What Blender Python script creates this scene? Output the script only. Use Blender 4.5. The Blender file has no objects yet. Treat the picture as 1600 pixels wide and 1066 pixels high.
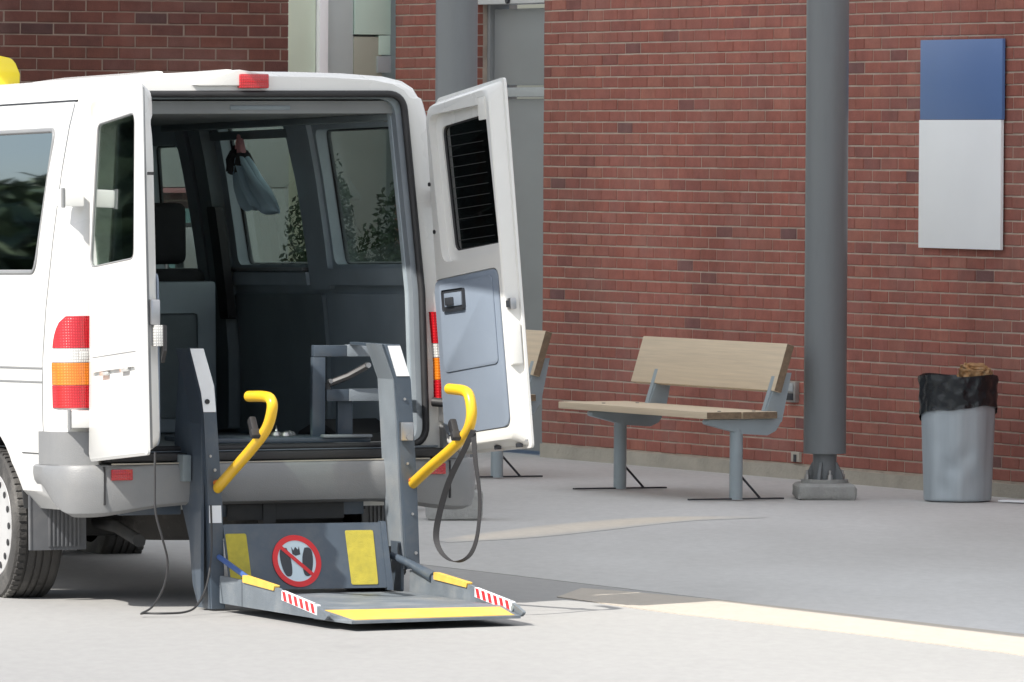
import bpy, bmesh, math, random
from mathutils import Vector, Matrix
random.seed(7)
R = math.radians
scene = bpy.context.scene
col = scene.collection

# ------------------------------------------------------------------ camera
FPX, CXP, CYP, HZ, ROLL = 12500.0, 800.0, 533.0, 229.0, 0.006
pit = math.atan((CYP-HZ)/FPX)
fw = Vector((0, math.cos(pit), -math.sin(pit))); up0 = Vector((0, math.sin(pit), math.cos(pit))); rt0 = Vector((1, 0, 0))
rt = rt0*math.cos(ROLL)+up0*math.sin(ROLL); up = up0*math.cos(ROLL)-rt0*math.sin(ROLL)
cam = bpy.data.objects.new('camera', bpy.data.cameras.new('camera')); col.objects.link(cam)
cam.matrix_world = Matrix(((rt.x, up.x, -fw.x, 0), (rt.y, up.y, -fw.y, 0), (rt.z, up.z, -fw.z, 2.0), (0, 0, 0, 1)))
cam.data.sensor_width = 36; cam.data.lens = FPX/1600*36
cam.data.clip_start = 0.5; cam.data.clip_end = 2000
scene.camera = cam

# ------------------------------------------------------------------ sky, sun, exposure
SUN = Vector((-0.72, -0.69, 1.06)).normalized()
w_ = bpy.data.worlds.new('World'); scene.world = w_; w_.use_nodes = True
nt = w_.node_tree; sky = nt.nodes.new('ShaderNodeTexSky'); sky.sky_type = 'NISHITA'; sky.sun_disc = False
sky.sun_elevation = math.asin(SUN.z); sky.sun_rotation = math.atan2(SUN.x, SUN.y); sky.dust_density = 2.0; sky.air_density = 1.0
bgn = nt.nodes['Background']; bgn.inputs[1].default_value = 0.062
nt.links.new(sky.outputs[0], bgn.inputs[0])
sl = bpy.data.lights.new('sun', 'SUN'); sl.energy = 2.8; sl.angle = R(0.53); sl.color = (1, 0.955, 0.88)
so = bpy.data.objects.new('sun', sl); col.objects.link(so); so.rotation_euler = SUN.to_track_quat('Z', 'Y').to_euler(); so.location = (-20, 20, 30)
scene.view_settings.view_transform = 'Standard'; scene.view_settings.look = 'None'
scene.view_settings.exposure = 1.27; scene.view_settings.gamma = 1; scene.view_settings.use_curve_mapping = False

# ------------------------------------------------------------------ materials
def new_mat(name):
    m = bpy.data.materials.new(name); m.use_nodes = True
    return m, m.node_tree.nodes, m.node_tree.links, m.node_tree.nodes['Principled BSDF']
def mat(name, c, rough=0.5, metal=0.0, var=0.12, scale=6.0, bump=0.0, bscale=60.0, coat=0.0, stretch=(1, 1, 1), spec=0.5, dirt=None, dscale=2.0, damt=0.3):
    m, N, L, b = new_mat(name)
    tc = N.new('ShaderNodeTexCoord'); mp = N.new('ShaderNodeMapping'); mp.inputs['Scale'].default_value = stretch
    L.new(tc.outputs['Object'], mp.inputs[0])
    nz = N.new('ShaderNodeTexNoise'); nz.inputs['Scale'].default_value = scale; nz.inputs['Detail'].default_value = 6
    L.new(mp.outputs[0], nz.inputs['Vector'])
    mr = N.new('ShaderNodeMapRange'); mr.inputs[1].default_value = 0.3; mr.inputs[2].default_value = 0.7
    mr.inputs[3].default_value = 1-var; mr.inputs[4].default_value = 1+var; L.new(nz.outputs[0], mr.inputs[0])
    vm = N.new('ShaderNodeVectorMath'); vm.operation = 'SCALE'; vm.inputs[0].default_value = c[:3]; L.new(mr.outputs[0], vm.inputs['Scale'])
    out = vm.outputs[0]
    if dirt:
        n2 = N.new('ShaderNodeTexNoise'); n2.inputs['Scale'].default_value = dscale; n2.inputs['Detail'].default_value = 8; n2.inputs['Roughness'].default_value = 0.7
        L.new(mp.outputs[0], n2.inputs['Vector'])
        r2 = N.new('ShaderNodeMapRange'); r2.inputs[1].default_value = 0.5; r2.inputs[2].default_value = 0.75; r2.inputs[3].default_value = 0; r2.inputs[4].default_value = damt
        L.new(n2.outputs[0], r2.inputs[0])
        mx = N.new('ShaderNodeMix'); mx.data_type = 'RGBA'; L.new(r2.outputs[0], mx.inputs[0]); L.new(out, mx.inputs[6]); mx.inputs[7].default_value = (*dirt, 1)
        out = mx.outputs[2]
    L.new(out, b.inputs['Base Color'])
    r3 = N.new('ShaderNodeMapRange'); r3.inputs[3].default_value = max(0.02, rough*0.8); r3.inputs[4].default_value = min(1, rough*1.2); L.new(nz.outputs[0], r3.inputs[0])
    L.new(r3.outputs[0], b.inputs['Roughness'])
    b.inputs['Metallic'].default_value = metal; b.inputs['Specular IOR Level'].default_value = spec
    b.inputs['Coat Weight'].default_value = coat; b.inputs['Coat Roughness'].default_value = 0.06
    if bump:
        n3 = N.new('ShaderNodeTexNoise'); n3.inputs['Scale'].default_value = bscale; n3.inputs['Detail'].default_value = 5; L.new(mp.outputs[0], n3.inputs['Vector'])
        bp = N.new('ShaderNodeBump'); bp.inputs['Strength'].default_value = bump; bp.inputs['Distance'].default_value = 0.01
        L.new(n3.outputs[0], bp.inputs['Height']); L.new(bp.outputs[0], b.inputs['Normal'])
    return m
def lens_mat(name, c):
    m, N, L, b = new_mat(name); tc = N.new('ShaderNodeTexCoord'); wv = N.new('ShaderNodeTexWave'); wv.bands_direction = 'Z'; wv.inputs['Scale'].default_value = 26; L.new(tc.outputs['Object'], wv.inputs['Vector'])
    wx = N.new('ShaderNodeTexWave'); wx.bands_direction = 'X'; wx.inputs['Scale'].default_value = 30; L.new(tc.outputs['Object'], wx.inputs['Vector'])
    mm = N.new('ShaderNodeMath'); mm.operation = 'MULTIPLY'; L.new(wv.outputs['Fac'], mm.inputs[0]); L.new(wx.outputs['Fac'], mm.inputs[1])
    mr = N.new('ShaderNodeMapRange'); mr.inputs[3].default_value = 0.72; mr.inputs[4].default_value = 1.1; L.new(mm.outputs[0], mr.inputs[0])
    vm = N.new('ShaderNodeVectorMath'); vm.operation = 'SCALE'; vm.inputs[0].default_value = c; L.new(mr.outputs[0], vm.inputs['Scale']); L.new(vm.outputs[0], b.inputs['Base Color'])
    bp = N.new('ShaderNodeBump'); bp.inputs['Strength'].default_value = 0.4; bp.inputs['Distance'].default_value = 0.004; L.new(mm.outputs[0], bp.inputs['Height']); L.new(bp.outputs[0], b.inputs['Normal'])
    b.inputs['Roughness'].default_value = 0.25; b.inputs['Coat Weight'].default_value = 1; b.inputs['Coat Roughness'].default_value = 0.03; return m
def glass_mat(name, tint, refl=1.0, rough=0.02, base=0.045):
    m = bpy.data.materials.new(name); m.use_nodes = True; N = m.node_tree.nodes; L = m.node_tree.links
    N.remove(N['Principled BSDF']); o = N['Material Output']
    t = N.new('ShaderNodeBsdfTransparent'); t.inputs[0].default_value = (*tint, 1)
    g = N.new('ShaderNodeBsdfGlossy'); g.inputs['Roughness'].default_value = rough; g.inputs[0].default_value = (refl, refl, refl, 1)
    lw = N.new('ShaderNodeLayerWeight'); lw.inputs[0].default_value = 0.5
    pw = N.new('ShaderNodeMath'); pw.operation = 'POWER'; L.new(lw.outputs['Facing'], pw.inputs[0]); pw.inputs[1].default_value = 4.5
    f = N.new('ShaderNodeMath'); f.operation = 'MULTIPLY_ADD'; f.inputs[1].default_value = 0.94; f.inputs[2].default_value = base; L.new(pw.outputs[0], f.inputs[0])
    mx = N.new('ShaderNodeMixShader'); L.new(f.outputs[0], mx.inputs[0]); L.new(t.outputs[0], mx.inputs[1]); L.new(g.outputs[0], mx.inputs[2]); L.new(mx.outputs[0], o.inputs[0])
    return m
def brick_mat(name, ramp, lift=1.0):
    m, N, L, b = new_mat(name)
    oi = N.new('ShaderNodeObjectInfo'); ge = N.new('ShaderNodeNewGeometry')
    ad = N.new('ShaderNodeMath'); ad.operation = 'ADD'; L.new(oi.outputs['Random'], ad.inputs[0]); L.new(ge.outputs['Random Per Island'], ad.inputs[1])
    fr = N.new('ShaderNodeMath'); fr.operation = 'FRACT'; L.new(ad.outputs[0], fr.inputs[0])
    cr = N.new('ShaderNodeValToRGB'); cr.color_ramp.interpolation = 'LINEAR'
    e = cr.color_ramp.elements; e[0].position = 0; e[0].color = (*ramp[0][1], 1); e[1].position = 1; e[1].color = (*ramp[-1][1], 1)
    for p, c in ramp[1:-1]:
        k = e.new(p); k.color = (*c, 1)
    L.new(fr.outputs[0], cr.inputs[0])
    nz = N.new('ShaderNodeTexNoise'); nz.inputs['Scale'].default_value = 9; nz.inputs['Detail'].default_value = 8; nz.inputs['Roughness'].default_value = 0.75
    L.new(ge.outputs['Position'], nz.inputs['Vector'])
    mr = N.new('ShaderNodeMapRange'); mr.inputs[1].default_value = 0.3; mr.inputs[2].default_value = 0.7; mr.inputs[3].default_value = 0.72; mr.inputs[4].default_value = 1.28; L.new(nz.outputs[0], mr.inputs[0])
    mr.inputs[3].default_value = 0.78*lift; mr.inputs[4].default_value = 1.22*lift
    vm = N.new('ShaderNodeVectorMath'); vm.operation = 'SCALE'; L.new(cr.outputs[0], vm.inputs[0]); L.new(mr.outputs[0], vm.inputs['Scale'])
    # pale lime bloom in places
    n2 = N.new('ShaderNodeTexNoise'); n2.inputs['Scale'].default_value = 2.3; n2.inputs['Detail'].default_value = 9; L.new(ge.outputs['Position'], n2.inputs['Vector'])
    r2 = N.new('ShaderNodeMapRange'); r2.inputs[1].default_value = 0.45; r2.inputs[2].default_value = 0.8; r2.inputs[4].default_value = 0.30; L.new(n2.outputs[0], r2.inputs[0])
    mx = N.new('ShaderNodeMix'); mx.data_type = 'RGBA'; L.new(r2.outputs[0], mx.inputs[0]); L.new(vm.outputs[0], mx.inputs[6]); mx.inputs[7].default_value = (0.34, 0.22, 0.19, 1)
    n4 = N.new('ShaderNodeTexNoise'); n4.inputs['Scale'].default_value = 0.9; n4.inputs['Detail'].default_value = 6; mp4 = N.new('ShaderNodeMapping'); mp4.inputs['Scale'].default_value = (1.6, 1.6, .5); L.new(ge.outputs['Position'], mp4.inputs[0]); L.new(mp4.outputs[0], n4.inputs['Vector'])
    r4 = N.new('ShaderNodeMapRange'); r4.inputs[1].default_value = 0.35; r4.inputs[2].default_value = 0.65; r4.inputs[3].default_value = 0.84; r4.inputs[4].default_value = 1.10; L.new(n4.outputs[0], r4.inputs[0])
    v4 = N.new('ShaderNodeVectorMath'); v4.operation = 'SCALE'; L.new(mx.outputs[2], v4.inputs[0]); L.new(r4.outputs[0], v4.inputs['Scale'])
    L.new(v4.outputs[0], b.inputs['Base Color']); b.inputs['Roughness'].default_value = 0.85
    n3 = N.new('ShaderNodeTexNoise'); n3.inputs['Scale'].default_value = 120; n3.inputs['Detail'].default_value = 6; L.new(ge.outputs['Position'], n3.inputs['Vector'])
    bp = N.new('ShaderNodeBump'); bp.inputs['Strength'].default_value = 0.5; bp.inputs['Distance'].default_value = 0.006; L.new(n3.outputs[0], bp.inputs['Height']); L.new(bp.outputs[0], b.inputs['Normal'])
    return m

M = {}
M['paint'] = mat('van_white_paint', (0.70, 0.70, 0.68), 0.28, var=0.02, scale=2, coat=0.6, dirt=(0.5, 0.48, 0.43), dscale=1.2, damt=0.10)
M['inner_paint'] = mat('door_inner_paint', (0.74, 0.735, 0.70), 0.4, var=0.03, scale=3, coat=0.2, dirt=(0.42, 0.37, 0.3), dscale=4, damt=0.18)
M['bumper'] = mat('grey_bumper_plastic', (0.215, 0.22, 0.225), 0.45, var=0.06, scale=3, bump=0.15, bscale=200, dirt=(0.32, 0.31, 0.29), dscale=2, damt=0.3)
M['black'] = mat('black_rubber', (0.02, 0.02, 0.022), 0.55, var=0.2, scale=10)
M['tyre'] = mat('tyre_rubber', (0.05, 0.048, 0.046), 0.75, var=0.2, scale=12, dirt=(0.24, 0.23, 0.215), dscale=4, damt=0.6, bump=0.3, bscale=90)
M['hub'] = mat('hubcap_silver', (0.62, 0.62, 0.62), 0.35, metal=0.4, var=0.05, scale=8, dirt=(0.3, 0.28, 0.26), dscale=8, damt=0.3)
M['trim'] = mat('interior_grey_trim', (0.36, 0.42, 0.46), 0.5, var=0.12, scale=3, bump=0.1, bscale=150)
M['trim_dark'] = mat('interior_dark_trim', (0.19, 0.225, 0.24), 0.55, var=0.15, scale=4, bump=0.1, bscale=150)
M['trim_light'] = mat('pillar_trim', (0.22, 0.25, 0.28), 0.4, var=0.1, scale=3)
M['headliner'] = mat('headliner_grey', (0.20, 0.21, 0.21), 0.8, var=0.1, scale=4)
M['seat'] = mat('black_seat_fabric', (0.022, 0.023, 0.026), 0.85, var=0.2, scale=20, bump=0.3, bscale=120)
M['floor_in'] = mat('van_floor_vinyl', (0.12, 0.13, 0.14), 0.35, var=0.2, scale=5)
M['panel_blue'] = mat('door_grey_panel', (0.21, 0.25, 0.31), 0.32, var=0.06, scale=2.5, coat=0.1, bump=0.05, bscale=40)
M['red'] = lens_mat('red_lens', (0.55, 0.010, 0.018))
M['orange'] = lens_mat('orange_lens', (0.80, 0.22, 0.015))
M['clear'] = lens_mat('clear_lens', (0.66, 0.66, 0.64))
M['lift'] = mat('lift_slate_paint', (0.060, 0.080, 0.106), 0.38, var=0.08, scale=4, coat=0.15, dirt=(0.2, 0.2, 0.19), dscale=5, damt=0.3)
M['lift_light'] = mat('lift_worn_plate', (0.21, 0.24, 0.27), 0.45, var=0.14, scale=5, dirt=(0.36, 0.35, 0.33), dscale=3.5, damt=0.5, bump=0.2, bscale=200)
M['lift_mid'] = mat('lift_worn_platform', (0.15, 0.175, 0.20), 0.5, var=0.16, scale=6, dirt=(0.30, 0.295, 0.28), dscale=3, damt=0.55, bump=0.35, bscale=260)
M['yellow'] = mat('yellow_foam_grip', (0.76, 0.46, 0.022), 0.30, var=0.05, scale=8, dirt=(0.45, 0.33, 0.06), dscale=9, damt=0.3)
M['yellow_pad'] = mat('yellow_grip_pad', (0.52, 0.44, 0.06), 0.8, var=0.12, scale=30, bump=0.6, bscale=400, dirt=(0.3, 0.28, 0.08), dscale=7, damt=0.4)
M['yellow_line'] = mat('yellow_edge_strip', (0.74, 0.46, 0.085), 0.6, var=0.08, scale=20, dirt=(0.4, 0.35, 0.2), dscale=12, damt=0.4)
M['white'] = mat('white_reflective_film', (0.80, 0.82, 0.84), 0.35, var=0.03, scale=12)
M['signred'] = mat('sign_red', (0.72, 0.02, 0.025), 0.35, var=0.03)
M['signwhite'] = mat('sign_pale', (0.62, 0.74, 0.80), 0.35, var=0.02)
M['ink'] = mat('sign_dark_ink', (0.045, 0.05, 0.06), 0.5, var=0.05)
M['blue_rod'] = mat('blue_arm_paint', (0.06, 0.12, 0.33), 0.4, var=0.1)
M['steel'] = mat('bare_steel', (0.45, 0.45, 0.46), 0.3, metal=0.9, var=0.1)
M['chassis'] = mat('chassis_dark', (0.035, 0.036, 0.037), 0.7, var=0.3, scale=6, dirt=(0.1, 0.09, 0.08), dscale=4, damt=0.5)
M['cable'] = mat('cable_sheath', (0.035, 0.035, 0.037), 0.4, var=0.1)
M['strap'] = mat('strap_webbing', (0.025, 0.025, 0.028), 0.7, var=0.1, scale=60, bump=0.3, bscale=500)
M['flap'] = mat('mudflap_rubber', (0.115, 0.12, 0.13), 0.5, var=0.12, scale=6, dirt=(0.22, 0.21, 0.2), dscale=6, damt=0.4)
M['glass'] = glass_mat('tinted_glass', (0.66, 0.71, 0.67))
M['glass_side'] = glass_mat('dark_side_glass', (0.16, 0.19, 0.19), 1.0, base=0.45)
M['glass_door'] = glass_mat('door_outer_glass', (0.66, 0.74, 0.68), 1.0, base=0.34)
M['glass_dark'] = glass_mat('very_dark_glass', (0.10, 0.11, 0.11), 0.9, base=0.09)
M['wood'] = mat('weathered_bench_wood', (0.64, 0.53, 0.385), 0.7, var=0.07, scale=4, stretch=(.6, 18, 18), bump=0.08, bscale=10, dirt=(0.40, 0.33, 0.25), dscale=1.6, damt=0.35)
M['wood_end'] = mat('brown_end_grain', (0.20, 0.145, 0.095), 0.8, var=0.25, scale=40)
M['bench'] = mat('bench_blue_grey_steel', (0.30, 0.355, 0.385), 0.42, var=0.07, scale=5)
M['brace'] = mat('brace_dark_steel', (0.03, 0.033, 0.04), 0.5, var=0.1)
M['column'] = mat('column_grey_paint', (0.17, 0.185, 0.195), 0.42, var=0.05, scale=1.4, stretch=(1, 1, 0.15), dirt=(0.10, 0.115, 0.118), dscale=5, damt=0.35)
M['concrete'] = mat('concrete_block', (0.34, 0.345, 0.335), 0.85, var=0.14, scale=9, bump=0.5, bscale=60, dirt=(0.2, 0.2, 0.19), dscale=5, damt=0.5)
M['plinth'] = mat('concrete_plinth', (0.42, 0.39, 0.33), 0.9, var=0.15, scale=6, bump=0.5, bscale=50, dirt=(0.2, 0.18, 0.15), dscale=3, damt=0.6)
M['mortar'] = mat('mortar', (0.47, 0.40, 0.335), 0.95, var=0.15, scale=10, bump=0.5, bscale=150)
M['mortar_shade'] = mat('shaded_mortar', (0.24, 0.18, 0.145), 0.95, var=0.15, scale=10, bump=0.5, bscale=150)  # mortar of the shaded wall, its shade put into the colour
M['bin'] = mat('dented_galvanised_bin', (0.38, 0.435, 0.475), 0.42, metal=0.15, var=0.09, scale=14, stretch=(1, 1, 0.05), dirt=(0.46, 0.49, 0.50), dscale=7, damt=0.4)
M['bag'] = mat('black_bin_liner', (0.012, 0.016, 0.02), 0.22, var=0.3, scale=9, bump=0.6, bscale=22)
M['paper'] = mat('crumpled_paper_bag', (0.36, 0.20, 0.085), 0.8, var=0.4, scale=28, bump=0.8, bscale=60, dirt=(0.6, 0.5, 0.36), dscale=22, damt=0.7)
M['sign_blue'] = mat('sign_blue', (0.105, 0.195, 0.42), 0.35, var=0.03, scale=2)
M['sign_white'] = mat('sign_pale_white', (0.90, 0.93, 0.95), 0.35, var=0.02, scale=2)
M['door_grey'] = mat('grey_metal_panel', (0.255, 0.27, 0.275), 0.42, var=0.06, scale=1.5, stretch=(1, 1, 3))
M['frame_grey'] = mat('grey_frame', (0.40, 0.43, 0.44), 0.4, var=0.04)
M['panel_green'] = mat('pale_green_panel', (0.70, 0.78, 0.63), 0.4, var=0.03, scale=2)
M['panel_greygreen'] = mat('grey_green_panel', (0.54, 0.60, 0.59), 0.35, var=0.05, scale=2)
M['mint'] = mat('mint_glazing', (0.60, 0.76, 0.66), 0.2, var=0.06, scale=2)
M['beige'] = mat('beige_panel', (0.42, 0.43, 0.35), 0.35, var=0.06, scale=2)
M['white_post'] = mat('white_mullion_paint', (0.93, 0.93, 0.93), 0.4, var=0.02)
def canopy_sheet():
    m, N, L, b = new_mat('brightening_canopy_sheet'); b.inputs['Base Color'].default_value = (.75, .76, .76, 1); b.inputs['Roughness'].default_value = .6
    tr = N.new('ShaderNodeBsdfTranslucent'); tr.inputs[0].default_value = (.80, .83, .86, 1)  # translucency added so diffused sun brightens the shade below
    mx = N.new('ShaderNodeMixShader'); mx.inputs[0].default_value = 0.62; L.new(b.outputs[0], mx.inputs[1]); L.new(tr.outputs[0], mx.inputs[2]); L.new(mx.outputs[0], N['Material Output'].inputs[0]); return m
M['canopy_sheet'] = canopy_sheet()
M['canopy'] = mat('canopy_pale_metal', (0.55, 0.56, 0.56), 0.6, var=0.05)
M['roofsign'] = mat('yellow_roof_sign', (0.78, 0.62, 0.02), 0.3, var=0.02, coat=0.5)
M['cloth_blue'] = mat('pale_blue_cloth', (0.50, 0.68, 0.78), 0.85, var=0.08, scale=5, bump=0.3, bscale=20)
M['grey_cloth'] = mat('grey_cloth', (0.26, 0.27, 0.28), 0.85, var=0.15, scale=5, bump=0.3, bscale=20)
M['pink'] = mat('pink_plastic', (0.66, 0.33, 0.34), 0.5, var=0.05)
M['teal'] = mat('teal_glazing', (0.22, 0.42, 0.42), 0.25, var=0.1, scale=3)
M['leaf'] = mat('shrub_leaf', (0.03, 0.055, 0.026), 0.6, var=0.5, scale=5)
M['bark'] = mat('bark', (0.09, 0.065, 0.045), 0.9, var=0.3, scale=20)
M['outlet'] = mat('outlet_grey_metal', (0.36, 0.35, 0.33), 0.4, metal=0.4, var=0.2, scale=30)
red_ramp = [(0, (0.23, 0.078, 0.060)), (0.006, (0.14, 0.07, 0.068)), (0.02, (0.20, 0.074, 0.062)), (0.07, (0.255, 0.084, 0.062)), (0.45, (0.285, 0.098, 0.072)), (0.75, (0.265, 0.093, 0.073)), (0.9, (0.305, 0.115, 0.082)), (1, (0.235, 0.08, 0.064))]
M['brick'] = brick_mat('red_brick', red_ramp, 1.12)
shade_ramp = [(0, (0.11, 0.038, 0.028)), (0.06, (0.07, 0.032, 0.03)), (0.15, (0.125, 0.042, 0.028)), (0.6, (0.135, 0.045, 0.032)), (1, (0.105, 0.038, 0.03))]
M['brick_shade'] = brick_mat('shaded_red_brick', shade_ramp, 0.9)  # darker copy of the red brick, with the wall's shade in its colour

# ground materials
def ground_mat(name, c, c2, s1=0.35, s2=2.2, streak=(1, 0.35, 1), rough=0.85, amt=0.5, fine=0.12, fade=None):
    m, N, L, b = new_mat(name)
    ge = N.new('ShaderNodeNewGeometry'); mp = N.new('ShaderNodeMapping'); mp.inputs['Scale'].default_value = streak; mp.inputs['Rotation'].default_value = (0, 0, R(20))
    L.new(ge.outputs['Position'], mp.inputs[0])
    a = N.new('ShaderNodeTexNoise'); a.inputs['Scale'].default_value = s1; a.inputs['Detail'].default_value = 7; a.inputs['Roughness'].default_value = 0.55; L.new(mp.outputs[0], a.inputs['Vector'])
    r = N.new('ShaderNodeMapRange'); r.inputs[1].default_value = 0.38; r.inputs[2].default_value = 0.66; r.inputs[3].default_value = 0; r.inputs[4].default_value = amt; L.new(a.outputs[0], r.inputs[0])
    mx = N.new('ShaderNodeMix'); mx.data_type = 'RGBA'; mx.inputs[6].default_value = (*c, 1); mx.inputs[7].default_value = (*c2, 1); L.new(r.outputs[0], mx.inputs[0])
    f = N.new('ShaderNodeTexNoise'); f.inputs['Scale'].default_value = s2*8; f.inputs['Detail'].default_value = 9; f.inputs['Roughness'].default_value = 0.7; L.new(mp.outputs[0], f.inputs['Vector'])
    r2 = N.new('ShaderNodeMapRange'); r2.inputs[1].default_value = 0.3; r2.inputs[2].default_value = 0.7; r2.inputs[3].default_value = 1-fine; r2.inputs[4].default_value = 1+fine; L.new(f.outputs[0], r2.inputs[0])
    if fade:
        at = N.new('ShaderNodeAttribute'); at.attribute_name = 'fade'; mf = N.new('ShaderNodeMix'); mf.data_type = 'RGBA'; L.new(at.outputs['Fac'], mf.inputs[0])
        my = N.new('ShaderNodeMix'); my.data_type = 'RGBA'; my.inputs[6].default_value = (*fade[0], 1); my.inputs[7].default_value = (*fade[1], 1); L.new(r.outputs[0], my.inputs[0])
        L.new(my.outputs[2], mf.inputs[6]); L.new(mx.outputs[2], mf.inputs[7]); mx = mf
    vm = N.new('ShaderNodeVectorMath'); vm.operation = 'SCALE'; L.new(mx.outputs[2], vm.inputs[0]); L.new(r2.outputs[0], vm.inputs['Scale'])
    # sparse dark drips
    v = N.new('ShaderNodeTexNoise'); v.inputs['Scale'].default_value = s2; v.inputs['Detail'].default_value = 3; L.new(mp.outputs[0], v.inputs['Vector'])
    r4 = N.new('ShaderNodeMapRange'); r4.inputs[1].default_value = 0.66; r4.inputs[2].default_value = 0.76; r4.inputs[4].default_value = 0.35; L.new(v.outputs[0], r4.inputs[0])
    m2 = N.new('ShaderNodeMix'); m2.data_type = 'RGBA'; L.new(r4.outputs[0], m2.inputs[0]); L.new(vm.outputs[0], m2.inputs[6]); m2.inputs[7].default_value = (c[0]*0.55, c[1]*0.55, c[2]*0.55, 1)
    L.new(m2.outputs[2], b.inputs['Base Color']); b.inputs['Roughness'].default_value = rough
    g = N.new('ShaderNodeTexNoise'); g.inputs['Scale'].default_value = 90; g.inputs['Detail'].default_value = 4; L.new(ge.outputs['Position'], g.inputs['Vector'])
    bp = N.new('ShaderNodeBump'); bp.inputs['Strength'].default_value = 0.2; bp.inputs['Distance'].default_value = 0.003; L.new(g.outputs[0], bp.inputs['Height']); L.new(bp.outputs[0], b.inputs['Normal'])
    return m
M['road'] = ground_mat('road_surface', (0.325, 0.322, 0.315), (0.27, 0.268, 0.262), fine=0.06)
M['walk'] = ground_mat('walkway_concrete', (0.53, 0.53, 0.52), (0.35, 0.345, 0.33), s1=0.28, fine=0.07, amt=0.8)
M['kerb'] = ground_mat('pale_kerb_concrete', (0.44, 0.40, 0.345), (0.38, 0.35, 0.30), s1=0.8, fine=0.07)
M['sun_streak'] = ground_mat('painted_sunlight_streak', (0.66, 0.60, 0.50), (0.58, 0.53, 0.46), s1=0.28, fine=0.07, amt=0.8, fade=((0.53, 0.53, 0.52), (0.35, 0.345, 0.33)))  # walkway colour brightened to cream as a slot of sunlight

# ------------------------------------------------------------------ helpers
def props(o, label=None, cat=None, group=None, kind=None):
    if label: o['label'] = label
    if cat: o['category'] = cat
    if group: o['group'] = group
    if kind: o['kind'] = kind
    return o
def empty(name, loc=(0, 0, 0), rz=0.0, label=None, cat=None, group=None):
    o = bpy.data.objects.new(name, None); col.objects.link(o); o.location = loc; o.rotation_euler = (0, 0, rz); o.empty_display_size = 0.2
    return props(o, label, cat, group)
def link(name, me, m=None, parent=None, smooth=False):
    if smooth:
        for p in me.polygons: p.use_smooth = True
    if m is not None and not me.materials:
        me.materials.append(m)
    o = bpy.data.objects.new(name, me); col.objects.link(o)
    if parent: o.parent = parent
    return o
def build(name, bm, m, parent=None, smooth=False, sharp=35):
    bmesh.ops.recalc_face_normals(bm, faces=bm.faces[:])
    if smooth:
        for e in bm.edges:
            if len(e.link_faces) == 2 and e.calc_face_angle(0) > R(sharp): e.smooth = False
    me = bpy.data.meshes.new(name); bm.to_mesh(me); bm.free()
    return link(name, me, m, parent, smooth)
def a_box(bm, lo, hi, bev=0.0, mtx=None, seg=2):
    g = bmesh.ops.create_cube(bm, size=1.0); vs = g['verts']
    c = [(lo[i]+hi[i])/2 for i in range(3)]; s = [hi[i]-lo[i] for i in range(3)]
    for v in vs: v.co = Vector((c[0]+v.co.x*s[0], c[1]+v.co.y*s[1], c[2]+v.co.z*s[2]))
    if bev:
        es = list({e for v in vs for e in v.link_edges})
        r = bmesh.ops.bevel(bm, geom=es, offset=bev, segments=seg, profile=0.6, affect='EDGES')
        vs = list({v for f in r['faces'] for v in f.verts} | {v for v in vs if v.is_valid})
    if mtx is not None:
        for v in vs: v.co = mtx @ v.co
    return vs
def box(name, parent, m, lo, hi, bev=0.0, mtx=None, seg=2):
    bm = bmesh.new(); a_box(bm, lo, hi, bev, mtx, seg)
    return build(name, bm, m, parent, smooth=bev > 0, sharp=50)
AX = {'x': (1, 2, 0), 'y': (0, 2, 1), 'z': (0, 1, 2)}
def a_prism(bm, pts, axis, a, b, bev=0.0, shear=None):
    i, j, k = AX[axis]
    def P(p, d):
        q = [0, 0, 0]; q[i] = p[0]; q[j] = p[1]; q[k] = d
        v = Vector(q)
        return shear(v) if shear else v
    A = [bm.verts.new(P(p, a)) for p in pts]; B = [bm.verts.new(P(p, b)) for p in pts]
    n = len(pts); fs = [bm.faces.new(A), bm.faces.new(list(reversed(B)))]
    for q in range(n): fs.append(bm.faces.new((A[q], B[q], B[(q+1) % n], A[(q+1) % n])))
    if bev:
        es = [e for f in fs[:2] for e in f.edges]
        bmesh.ops.bevel(bm, geom=es, offset=bev, segments=2, profile=0.6, affect='EDGES')
    return A+B
def prism(name, parent, m, pts, axis, a, b, bev=0.0, smooth=False, shear=None):
    bm = bmesh.new(); a_prism(bm, pts, axis, a, b, bev, shear)
    return build(name, bm, m, parent, smooth=smooth or bev > 0, sharp=40)
def rpoly(pts, r, seg=5):
    "round the corners of a polygon"
    out = []; n = len(pts); rr = r if isinstance(r, (list, tuple)) else [r]*n
    for i in range(n):
        p = Vector(pts[i]).to_2d() if len(pts[i]) > 2 else Vector(pts[i]); a = Vector(pts[i-1]); b = Vector(pts[(i+1) % n])
        if rr[i] <= 0: out.append(tuple(p)); continue
        da = (a-p).normalized(); db = (b-p).normalized(); ang = da.angle(db); d = min(rr[i]/math.tan(ang/2), (a-p).length*0.48, (b-p).length*0.48)
        s = p+da*d; e = p+db*d
        for k in range(seg+1):
            t = k/seg; out.append(tuple(s*(1-t)**2+p*2*t*(1-t)+e*t*t))
    return out
def catmull(pts, n=6):
    P = [Vector(p) for p in pts]; P = [P[0]*2-P[1]]+P+[P[-1]*2-P[-2]]; out = []
    for i in range(1, len(P)-2):
        for k in range(n):
            t = k/n; a, b, c, d = P[i-1:i+3]
            out.append(0.5*((2*b)+(c-a)*t+(2*a-5*b+4*c-d)*t*t+(3*b-a-3*c+d)*t**3))
    out.append(P[-2]); return out
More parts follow.
